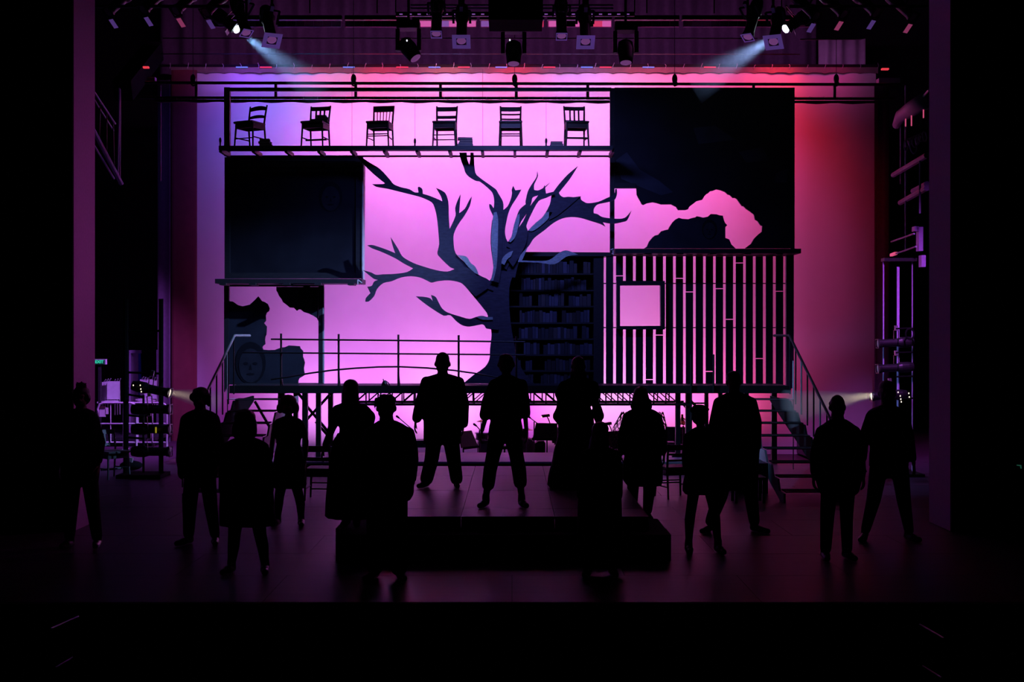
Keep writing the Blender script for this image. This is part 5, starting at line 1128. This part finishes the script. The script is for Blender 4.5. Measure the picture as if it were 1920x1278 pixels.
for side, pxs in (('left', ((203, 46, 1), (269, 42, 1), (330, 44, 2), (386, 47, 0))), ('right', ((1530, 54, 0), (1582, 50, 2), (1643, 48, 1), (1712, 55, 2)))):
    tag(obj('lamp_pipe', MB().tube([P(150 if side == 'left' else 1480, 12, 17.6), P(430 if side == 'left' else 1770, 12, 17.6)], .025), M['steel']), f'black pipe carrying the row of gelled lamps at the top {side}', 'pipe')
    for i, (px, py, c) in enumerate(pxs):
        sgn = 1 if side == 'left' else -1
        c0 = P(px, py, 17.6)
        dv = Vector((-.42 * sgn, -.62, -.72)).normalized()
        lt = ellipsoidal(c0 - dv * .36 * .9 + Vector((0, 0, .18)), dv, f'gelled profile lamp at the top {side}, {ordl[i]} of its four from the left', gel=M['steel'], group=f'gelled lamps at the top {side}', s=.9)
        obj('gel_glint', MB().box(-.05, .05, .40, .404, -.27, -.11), M['gsheetp' if c == 2 else 'gsheet'], lt, world=False)  # added glowing plate standing for reflections on the lamp front
        obj('clamp_glint', MB().box(.12, .15, .2, .203, .25, .31), M['gsheetp'], lt, world=False)  # pink glint of the lit clamp painted as a glowing tab
def white_lamp(c0, sgn, label):
    tgt = AIM_L if sgn > 0 else AIM_R; dv = (tgt - c0).normalized()
    t = thing('white_profile_lamp', label, 'spotlight', c0 - dv * .12)
    q = dv.to_track_quat('Y', 'Z'); t.rotation_euler = q.to_euler(); L = dict(world=False)
    obj('barrel', MB().lathe([(.075, -.50), (.12, -.46), (.12, -.2), (.085, -.14), (.085, .0), (.098, .01), (.098, .04), (.088, .04), (.088, .02), (.001, .01)], (0, 0, 0), 'Y', 20), M['steel'], t, **L)
    obj('lit_lens', MB().ell((0, .075, 0), (.062, .045, .068), 20, 14), M['glow'], t, smooth=True, **L)
    for sx_ in (-1, 1): obj('yoke', MB().bar((sx_ * .15, -.15, 0), (sx_ * .15, -.1, .28), .04, .008), M['steel'], t, **L)
    obj('yoke_bridge', MB().bar((-.154, -.1, .28), (.154, -.1, .28), .04, .008), M['steel'], t, **L)
    obj('gel_frame', MB().box(-.14, .14, -.03, -.02, -.16, -.101), M['gel'], t, **L)
white_lamp(LAMP_L, 1, 'blazing blue white lamp high at the left, its beam slanting down right')
white_lamp(LAMP_R, -1, 'blazing blue white lamp high at the right, its beam slanting down left')
# square framed lamps and moving heads
down = Vector((0, -.52, -.85)).normalized()
for px, py, lab in ((865, 78, 'square framed lamp hanging left of the centre, over the tree'), (1098, 79, 'square framed lamp hanging right of the centre'), (510, 76, 'square framed lamp beside the left white lamp'), (1450, 79, 'square framed lamp just below the right white lamp')):
    dv = down if px in (865, 1098) else Vector((.25 if px < 900 else -.25, -.55, -.8)).normalized()
    ellipsoidal(P(px, py, 18.2) - dv * .375, dv, lab, gel=M['gsheet'], gs=.27, lens=M['dimlens'])
for px, py, lab in ((818, 64, 'narrow downward lamp left of the square framed lamp over the tree'), (1053, 68, 'narrow downward lamp left of the right square framed lamp'), (462, 62, 'small tilted lamp just right of the left white lamp'), (1402, 70, 'small tilted lamp left of the right white lamp')):
    dv = Vector((.35 if px == 462 else -.3 if px == 1402 else 0, -.4, -.9)).normalized()
    ellipsoidal(P(px, py, 18.6) - dv * .37, dv, lab, gel=M['gsheet'], gs=.17, lens=M['dimlens'])
for px in (818, 865, 1053, 1098, 462, 510, 1402, 1450):
    tag(obj('drop_arm', MB().tube([P(px, 22 if 700 < px < 1200 else 38, 18.5), P(px, -30, 18.5)], .05 if 700 < px < 1200 else .02), M['black'], None), {818: 'black drop arm above the narrow lamp over the tree', 865: 'black drop arm above the square lamp over the tree', 1053: 'black drop arm above the right narrow lamp', 1098: 'black drop arm above the right square lamp', 462: 'thin drop arm above the small tilted lamp at left', 510: 'thin drop arm above the left square lamp', 1402: 'thin drop arm above the small tilted lamp at right', 1450: 'thin drop arm above the square lamp by the right white lamp'}[px], 'pipe')
def moving_head(px, py, tilt, label):
    d = 18.4; t = thing('moving_head_lamp', label, 'spotlight', P(px, py, d)); L = dict(world=False)
    obj('base', MB().box(-.17, .17, -.12, .12, .18, .30), M['black'], t, **L)
    for s_ in (-1, 1): obj('yoke_arm', MB().box(s_ * .16 - .03, s_ * .16 + .03, -.06, .06, -.14, .175), M['black'], t, **L)
    dv = Vector((math.sin(tilt), -.25, -math.cos(tilt))).normalized(); q = dv.to_track_quat('Z', 'Y').to_matrix()
    h = MB().lathe([(.06, -.16), (.11, -.12), (.125, .0), (.11, .12), (.10, .20), (.02, .20)], (0, 0, -.10), 'Z', 18)
    h.v = [q @ (v - Vector((0, 0, -.1))) + Vector((0, 0, -.10)) for v in h.v]
    hd = obj('head', h, M['black'], t, smooth=True, **L)
    ln = MB().lathe([(.001, .225), (.06, .215), (.085, .202), (.001, .201)], (0, 0, 0), 'Z', 18); ln.v = [q @ v + Vector((0, 0, -.10)) for v in ln.v]
    obj('lens', ln, M['dimlens'], hd, **L)
    obj('hanger', MB().tube([(0, 0, .301), (0, 0, 13 - t.location.z)], .02), M['matt'], t, **L)
    return t
mh1 = moving_head(766, 78, .6, 'moving head lamp tilted right, above the pink cloth left of centre')
mh2 = moving_head(963, 84, 0.0, 'moving head lamp hanging straight down in the centre')
moving_head(1173, 82, 0.0, 'moving head lamp hanging straight down right of centre')
# LED battens over the cloth
names = ['far left end', 'left end', 'left', 'left of centre', 'centre', 'right of centre', 'right', 'right end', 'far right end']
for i, (x, c, e) in enumerate(BATTENS):
    t = thing('led_batten', 'long LED batten over the cloth, at the ' + names[i], 'light', (x, 25.5, 8.95))
    obj('housing', MB().box(x - .67, x + .67, 25.42, 25.56, 8.91, 9.0), M['steel'], t)
    obj('reflector_plate', MB().box(x - .66, x + .66, 25.40, 25.419, 8.75, 8.88), M['gelp' if 2 <= i <= 6 else 'gel'], t)
    for j in range(7): obj('cell', MB().box(x - .64 + j * .185, x - .46 + j * .185, 25.38, 25.399, 8.76, 8.87), M[random.choice(('cellp', 'cellv', 'cellr', 'cellp', 'steel')) if 3 <= i <= 5 else 'chrome'], t)
    obj('hanger', MB().box(x - .012, x + .012, 25.47, 25.49, 9.061, 13), M['matt'], t)
lbar = tag(obj('lamp_bar', MB().box(X(742, 20), X(1190, 20), 20, 20.06, Z(30, 20), Z(22, 20)), M['steel'], None), 'black ceiling bar behind the drop arms over the stage', 'bar')
for i in range(26):
    px = 752 + i * 17
    if 910 < px < 1022: continue
    obj('glint_dot', MB().box(X(px - 3, 20), X(px + 3, 20), 19.985, 19.999, Z(27.6, 20), Z(26, 20)), M['cellv'], lbar)  # violet glints along the bar painted as small glowing boxes
hang(lbar, [P(742, 24, 20.03), P(1190, 24, 20.03)], .01, M['matt'])
for j in range(2): tag(obj('bar_pipe', MB().tube([P(770, 9.5 + j * 6, 19.6), P(1150, 9.5 + j * 6, 19.6)], .014), M['alu'], None), ['upper of two thin pipes above the black ceiling bar', 'lower of two thin pipes above the black ceiling bar'][j], 'pipe')
sc = thing('hanging_box', 'big plain black box hanging at the top centre', 'speaker', P(967, 0, 15.8))
obj('case', MB().box(X(916, 15.8), X(1018, 15.8), 15.8, 16.4, Z(37, 15.8), Z(-30, 15.8)), M['matt'], sc)
obj('frame', MB().box(X(914, 15.8), X(1020, 15.8), 15.85, 16.35, Z(-30.5, 15.8), Z(-36, 15.8)), M['steel'], sc)
# small pilot bulbs seen around the lamps
for px, py, mh in ((763, 76, mh1), (956, 75, mh2)): obj('pilot_glint', MB().ell(P(px, py, 18.1), (.012, .012, .016), 8, 6), M['bulb'], mh)

# ------------------------------------------------------------------ left wing
bm = thing('lighting_boom', 'black ladder boom carrying side lamps in the left wing', 'boom', P(268, 880, 20.5)); bm.location.z = 0
for px, r in ((236, .045), (302, .04)): obj('upright', MB().tube([(X(px, 20.5), 20.5, .06), P(px, 560, 20.5)], r), M['matt'], bm)
for (a, b) in (((232, 697.5), (300, 700)), ((232, 738), (270, 744)), ((232, 777), (270, 781)), ((232, 819), (270, 822)), ((236, 620), (302, 620))): obj('rung', MB().tube([P(*a, 20.5), P(*b, 20.5)], .018), M['matt'], bm)
obj('inner_upright', MB().tube([P(269, 740, 20.6), (X(269, 20.6), 20.6, .06)], .02), M['steel'], bm)
obj('base', MB().box(X(228, 20.5), X(310, 20.5), 20.2, 20.8, 0, .06), M['matt'], bm)
ordb = ['topmost', 'second', 'third', 'lowest']
for i, (py, dz) in enumerate(((729, -.20), (767, 0), (804, 0), (846, 0))):
    dv = Vector((1, -.05, dz)).normalized(); c0 = P(282, py, 20.2)
    ellipsoidal(c0, dv, f'{ordb[i]} of four black side lamps on the left wing boom' + (', throwing a warm beam' if i == 0 else ''), gel=M['steel'], lens=M['warm'] if i == 0 else None, s=.9)
# door, frame and strip in the back corner
dr = struct('door_1', MB().cut([(245, 662), (259, 662), (259, 840), (245, 850)], 28.5, .05), M['grey_drape'])
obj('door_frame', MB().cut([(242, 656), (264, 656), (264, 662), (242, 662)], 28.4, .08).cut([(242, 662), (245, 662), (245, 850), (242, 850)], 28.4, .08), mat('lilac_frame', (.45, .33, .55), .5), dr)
obj('door_edge', MB().cut([(259.5, 662), (263, 662), (265, 720), (261, 760), (259.5, 760)], 28.4, .05), M['blue'], dr)
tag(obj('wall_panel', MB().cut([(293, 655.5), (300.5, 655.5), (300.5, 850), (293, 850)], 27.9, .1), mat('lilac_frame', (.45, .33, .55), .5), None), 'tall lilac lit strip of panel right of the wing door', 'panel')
# crowd barriers
def barrier(pxa, pxb, d, label):
    t = thing('crowd_barrier', label, 'barrier', (X((pxa + pxb) / 2, d), d, 0)); x0, x1 = X(pxa, d), X(pxb, d); zt2 = Z(755, d); zm = Z(794, d); zb = Z(829, d)
    obj('frame', MB().tube([(x0, d, 0.02), (x0, d, zt2 - .12), (x0 + .04, d, zt2 - .03), (x0 + .12, d, zt2), (x1 - .12, d, zt2), (x1 - .04, d, zt2 - .03), (x1, d, zt2 - .12), (x1, d, .02)], .021, up=(0, 1, 0)), M['pale'], t)
    for z in (zm, zb): obj('bar', MB().tube([(x0, d, z), (x1, d, z)], .016), M['pale'], t)
    for i in range(1, 3): obj('upright', MB().tube([(x0 + (x1 - x0) * i / 3, d, zb), (x0 + (x1 - x0) * i / 3, d, zt2)], .012), M['pale'], t)
    for x in (x0, x1): obj('foot', MB().bar((x, d - .3, .012), (x, d + .3, .012), .04, .02), M['pale'], t)
    return t
barrier(183, 256, 24.6, 'shiny steel crowd barrier in the left wing with a notice on it')
barrier(232, 313, 25.3, 'shiny steel crowd barrier right behind the wing boom')
nt = thing('notice', 'white paper notice taped to the crowd barrier in the left wing', 'notice', P(197, 770, 24.55))
obj('sheet', MB().cut([(186, 762), (198, 762), (198, 781), (186, 781)], 24.56, .006), M['paper'], nt)
obj('flap', MB().cut([(198.2, 764), (203, 764), (203, 776), (198.2, 776)], 24.555, .006), M['paper'], nt)
obj('heading', MB().cut([(186.5, 761), (198, 761), (198, 764.5), (186.5, 764.5)], 24.553, .003), M['red'], nt)
# stacked chairs
def stack_chair(px, py, d, i, where):
    t = thing('stacked_chair', f"{['rearmost', 'second', 'front'][i]} pale stacking chair of the tilted stack {where}", 'chair', P(px, py, d), group='stacking chairs ' + where); t.location.z = .55 + .02 * i
    h = Z(py, d); L = dict(world=True); k = wloc(t)
    x, z0 = X(px, d), Z(py + 38, d)
    obj('back', MB().loft([[(x - .16 + o, d - .08 * i + y, z) for o, y in ((0, 0), (.26, .02), (.26, .04), (0, .02))] for z, o2 in ((z0 + .05, 0), (z0 + .2, 0), (h, 0))]), M['pale'], t)
    for s_ in (0, .26): obj('frame_tube', MB().tube([(x - .16 + s_, d - .08 * i + .06, z0 - .28), (x - .16 + s_, d - .08 * i + .05, z0 + .1), (x - .14 + s_ * .9, d - .08 * i + .05, h), (x - .08 + s_ * .8, d - .08 * i + .02, h + .06)], .012), M['alu'], t)
    obj('seat', MB().box(x - .15, x + .1, d - .08 * i - .35, d - .08 * i - .02, z0 + .0, z0 + .03), M['pale'], t)
for i in range(3): stack_chair(205 + i * 7, 716 - i * 3 + 2 * i, 26.6, i, 'left of the boom')
for i in range(3): stack_chair(276 + i * 6, 711 + i * 1, 26.9, i, 'right of the boom')
cart = thing('chair_trolley', 'dark flat trolley under the stacked chairs in the left wing', 'trolley', (X(245, 26.8), 26.8, 0))
obj('bed', MB().box(X(188, 26.7), X(306, 26.7), 26.1, 27.4, .14, .20), M['steel'], cart)
for px in (195, 300):
    for dd in (26.2, 27.3): obj('wheel', MB().lathe([(.02, -.02), (.07, -.02), (.07, .02), (.02, .02)], (X(px, 26.7), dd, .07), 'X', 14), M['black'], cart)
bagm = thing('kit_bag', 'dark kit bag with a pale flap on the floor beneath the boom', 'bag', (X(246, 21.5), 21.5, 0))
obj('body', MB().ell((X(246, 21.5), 21.5, .086), (.20, .16, .085)), M['matt'], bagm, smooth=True)
obj('flap', MB().cut([(242, 857), (249, 859), (247, 867), (241, 864)], 21.28, .05), M['pale'], bagm)
# exit sign in the left wing
ex = thing('exit_sign', 'small green lit EXIT sign high on the left wing wall', 'sign', P(188, 678, 26.0))
obj('housing', MB().cut([(176, 673), (198.5, 673), (198.5, 683), (176, 683)], 26.0, .08), M['pale'], ex)
obj('post', MB().box(X(184, 26.03), X(189, 26.03), 26.03, 26.07, .001, Z(683.2, 26.03)), M['steel'], ex)
obj('panel', MB().cut([(176.5, 674), (197, 674), (197, 682.2), (176.5, 682.2)], 25.99, .009), M['exitd'], ex)
ft = bpy.data.curves.new('letters', 'FONT'); ft.body = 'EXIT'; ft.size = .085; ft.extrude = .003; ft.align_x = 'CENTER'; ft.align_y = 'CENTER'; ft.offset = .003
fo = bpy.data.objects.new('letters', ft); COL.objects.link(fo); dg = bpy.context.evaluated_depsgraph_get(); me = bpy.data.meshes.new_from_object(fo.evaluated_get(dg)); bpy.data.objects.remove(fo)
me.materials.clear(); me.materials.append(M['exitg']); fo = bpy.data.objects.new('letters', me); COL.objects.link(fo); fo.parent = ex
fo.rotation_euler = (pi / 2, 0, 0); fo.location = Vector((X(186.6, 26), 25.98, Z(678.2, 26))) - ex.location
# fly gallery ladders on the left, cable gallery on the right
ga = thing('wall_stair', 'steep dark steel stair on the left stagehouse wall behind the portal', 'stairs', P(205, 250, 22.5))
for (a, b, r) in (((172, 165), (216, 232), .018), ((168, 172), (213, 245), .014), ((160, 215), (228, 345), .04), ((160, 245), (214, 335), .018), ((224, 165), (221, 330), .018)):
    obj('rail' if r < .05 else 'stringer', MB().tube([P(*a, 22.0), P(*b, 23.2)], r), mat('violet_steel', (.26, .21, .36), .5, .2), ga)
for i in range(4): obj('baluster', MB().tube([P(176 + i * 12, 175 + i * 19, 22.2 + i * .2), P(172 + i * 14, 238 + i * 24, 22.2 + i * .25)], .012), M['steel'], ga)
vp = mat('violet_steel', (.26, .21, .36), .5, .2)
tag(obj('wall_pipe', MB().tube([P(225.5, 160, 24), P(224, 345, 24)], .022), vp), 'upright violet pipe beside the steep wall stair at left', 'pipe')
tag(obj('wall_pipe', MB().tube([P(301, 160, 26.2), P(301, 340, 26.2)], .016), vp), 'thin upright pipe just left of the maroon leg', 'pipe')
lb = thing('wall_light_box', 'small ribbed lilac lit box high at the left end of the ladder truss', 'light', P(280, 150, 25.5))
obj('box', MB().cut([(270, 144), (290, 144), (290, 154), (273, 154)], 25.5, .15), M['gel'], lb)
for y in (147, 150.5): obj('rib', MB().cut([(272, y), (290, y), (290, y + .9), (272, y + .9)], 25.47, .029), M['steel'], lb)
tag(obj('gallery_lamp', MB().box(X(265, 25), X(278, 25), 25, 25.08, Z(127, 25), Z(124, 25)), M['redled'], None), 'short red glowing tube high at the left by the truss end', 'light')
tag(obj('gallery_lamp', MB().box(X(1654, 25), X(1667, 25), 25, 25.08, Z(130.2, 25), Z(127.4, 25)), M['redled'], None), 'short red glowing tube high at the right beyond the red cloth', 'light')
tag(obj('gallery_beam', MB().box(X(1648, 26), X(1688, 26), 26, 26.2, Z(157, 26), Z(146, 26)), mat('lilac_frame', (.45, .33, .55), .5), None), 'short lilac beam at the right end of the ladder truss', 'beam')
tag(obj('gallery_beam', MB().bar(P(230, 170, 24), P(290, 95, 27), .35, .4), M['matt'], None), 'dark slanting gallery beam at upper left', 'beam')
gr = thing('cable_gallery', 'dark gallery on the right wall hung with looped cables', 'gallery', P(1705, 300, 21))
vio = mat('violet_paint', (.10, .065, .15), .55)
obj('fascia', MB().tube([P(1681, 234, 23.5), P(1690, 217, 22.8), P(1712, 202, 21.6), P(1740, 186, 20)], [.08, .12, .14, .15], 10), vio, gr, smooth=True)
obj('edge_pipe', MB().tube([P(1681, 234, 23.4), P(1690, 215, 22.7), P(1712, 200, 21.5), P(1732, 180, 20), P(1742, 168, 19.5)], .018), M['pale'], gr)
for a, b in (((1675, 328), (1738, 291)), ((1712, 358), (1738, 345)), ((1688, 380), (1738, 352))): obj('floor_edge', MB().tube([P(*a, 23.5), P(*b, 20)], .05), vio, gr)
for px, y0, y1, d in ((1698, 160, 400, 22.5), (1689, 220, 345, 23.2), (1725, 300, 400, 20.5)): obj('pipe', MB().tube([P(px, y0, d), P(px, y1, d)], .018), vp, gr)
for px, y0, y1, d in ((1698, 202, 237, 22.2), (1709, 194, 236, 21.6), (1731.5, 177, 221, 20.3)): obj('pink_tube', MB().tube([P(px, y0, d), P(px, y1, d)], .011), M['pinktube'], gr)
for i in range(7):
    cx_, cy_ = 1700 + i * 5.5, 262 - i * 2.5; d = 22 - i * .25
    k1, k2, sk = random.uniform(3, 7), random.uniform(9, 24), random.uniform(-5, 5); pts = [P(cx_ + k1 * math.sin(q) + sk * (1 - math.cos(q)) / 2 + random.uniform(-.6, .6), cy_ + k2 * (1 - math.cos(q)) * .8, d + .1 * math.sin(q)) for q in [2 * pi * j / 16 for j in range(17)]]
    obj('cable_loop', MB().tube(pts, .013, 6, up=(0, 1, 0)), vp, gr)
# right wing boom
rb = thing('lighting_boom', 'tall three pipe lighting boom in the right wing', 'boom', (X(1688, 20.4), 20.4, 0))
for px, y0, r, m_ in ((1656.5, 488, .013, M['gel']), (1684, 500, .024, M['gel']), (1710.5, 485, .012, mat('violet_steel', (.26, .21, .36), .5, .2))):
    obj('upright', MB().tube([(X(px, 20.9), 20.9, .05), P(px, y0, 20.9)], r), m_, rb)
for y in (616, 661, 706, 747): obj('rung', MB().tube([P(1680, y, 20.6), P(1712, y - 1, 20.6)], .014), M['matt'], rb)
obj('cable_coil', MB().tube([P(1706 + 8 * math.sin(q), 626 - 10 * math.cos(q), 20.5) for q in [2 * pi * j / 14 for j in range(15)]], .014, 6, up=(0, 1, 0)), M['matt'], rb)
obj('base', MB().box(X(1650, 20.9), X(1716, 20.9), 20.4, 21.2, 0, .05), M['matt'], rb)
obj('head_plate', MB().box(X(1655, 20.9), X(1716, 20.9), 20.8, 21.0, Z(490, 20.9), Z(484, 20.9)), M['steel'], rb)
for i, (px, py) in enumerate(((1680, 642), (1680, 689), (1668, 741))):
    dv = Vector((-1, -.05, -.06)).normalized()
    ellipsoidal(P(px, py, 20.72), dv, f"{['topmost', 'second', 'lowest'][i]} of three black side lamps on the right wing boom" + (', throwing a warm beam' if i == 2 else ''), gel=M['steel'], lens=M['warm'] if i == 2 else None, s=.85)
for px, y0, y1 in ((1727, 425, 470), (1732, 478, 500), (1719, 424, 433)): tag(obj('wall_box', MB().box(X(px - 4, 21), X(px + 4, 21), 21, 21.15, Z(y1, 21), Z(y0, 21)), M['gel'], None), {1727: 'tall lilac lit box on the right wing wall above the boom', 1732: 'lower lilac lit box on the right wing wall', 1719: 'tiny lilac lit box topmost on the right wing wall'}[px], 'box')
tag(obj('wall_pipe', MB().tube([P(1698, 345, 24), P(1698, 470, 24)], .015), vp), 'upright violet pipe below the cable gallery at right', 'pipe')
tag(obj('wing_rail', MB().tube([P(1671, 453, 23), P(1714, 438, 20.5)], .016).tube([P(1672, 478, 23), P(1718, 462, 20.5)], .016), vp), 'pair of slanting rails above the right wing boom', 'rail')
tag(obj('gallery_lamp', MB().bar(P(1671, 478, 22.9), P(1680, 474.5, 22.5), .05), M['pinktube'], None), 'short pink glowing lamp on the slanting rails at right', 'light')
for px, py in ((1684, 735), (1688, 742), (1689, 748), (1690, 753), (1704, 737), (1705, 744)): obj('pilot_glint', MB().ell(P(px, py, 20.0), (.010, .010, .014), 8, 6), M['warm'], rb)  # glowing beads paint in warm glints on the right boom
# warm glints on the left boom, painted as glowing beads
for px, py in ((250, 722), (263, 722), (264, 729), (265, 734)): obj('pilot_glint', MB().ell(P(px, py, 20.0), (.010, .010, .014), 8, 6), M['warm'], bm)
tag(obj('gel_tab', MB().box(X(292.5, 20.1), X(294.5, 20.1), 20.05, 20.08, Z(811, 20.1), Z(800, 20.1)), mat('yellow_tab', (.6, .5, .03), .5, emit=(1, .8, .05), emit_s=.25), None), 'narrow yellow tab at the front of the third left boom lamp', 'tab')
gs = thing('arrow_sign', 'dim green arrow light at the far right edge in the dark', 'sign', P(1913, 874, 12))
obj('arrow', MB().cut([(1907, 871), (1915, 871.5), (1915.8, 878), (1914, 878), (1913.4, 873.5), (1907, 872.6)], 12, .01), M['greenled'], gs)
# front handrails left and right of the house steps
for s_, pts in ((-1, (((95, 1178), (147, 1155)), ((104, 1251), (136, 1232)))), (1, (((1725, 1170), (1770, 1196)), ((1730, 1248), (1766, 1270))))):
    t = thing('step_handrail', f"thin handrail in the dark at the bottom {'left' if s_ < 0 else 'right'} below the stage", 'handrail', P(pts[0][0][0], 1278, 8.5)); t.location.z = -1.3
    for a, b in pts:
        lo, hi = (a, b) if s_ < 0 else (b, a)
        obj('rail', MB().tube([P(*lo, 8.2), P(*hi, 9.0)], .006), M['alu'], t)
    a = P(*(pts[0][0] if s_ < 0 else pts[0][1]), 8.2); obj('post', MB().tube([(a.x, a.y, -1.29), (a.x, a.y, a.z)], .012), M['matt'], t)
    a = P(*(pts[0][1] if s_ < 0 else pts[0][0]), 9.0); obj('post', MB().tube([(a.x, a.y, -1.29), (a.x, a.y, a.z)], .012), M['matt'], t)

# ------------------------------------------------------------------ haze cones shaped to draw the visible beams
def haze(a, dv, L, r0, r1, m, label):
    dv = Vector(dv).normalized(); u = dv.cross(Vector((0, 1, .1))).normalized(); v = dv.cross(u)
    rings = [[Vector(a) + dv * q + (u * math.cos(t) + v * math.sin(t)) * (r0 + (r1 - r0) * q / L) for t in [2 * pi * j / 24 for j in range(24)]] for q in (0, L)]
    o = obj('haze', MB().loft(rings), m, None, label=label, cat='haze', kind='stuff', loc=a); return o
dl_ = AIM_L - LAMP_L; dr_ = AIM_R - LAMP_R
HM = haze_mat('thin_haze', .036, 1.6); HW = haze_mat('warm_haze', 1.1)
haze(LAMP_L + dl_.normalized() * .16, dl_, 1.5, .15, .34, HM, 'faint blue hazy beam slanting down from the left white lamp')
haze(LAMP_R + dr_.normalized() * .16, dr_, 1.5, .15, .34, HM, 'faint blue hazy beam slanting down from the right white lamp')
dw = P(480, 768, 20.3) - BOOM_L
haze(BOOM_L + dw.normalized() * .06, dw, .95, .05, .22, HW, 'warm hazy beam leaving the left boom lamp')
dw = P(1420, 776, 19.7) - BOOM_R
haze(BOOM_R + dw.normalized() * .06, dw, 1.5, .05, .32, HW, 'warm hazy beam leaving the right boom lamp')
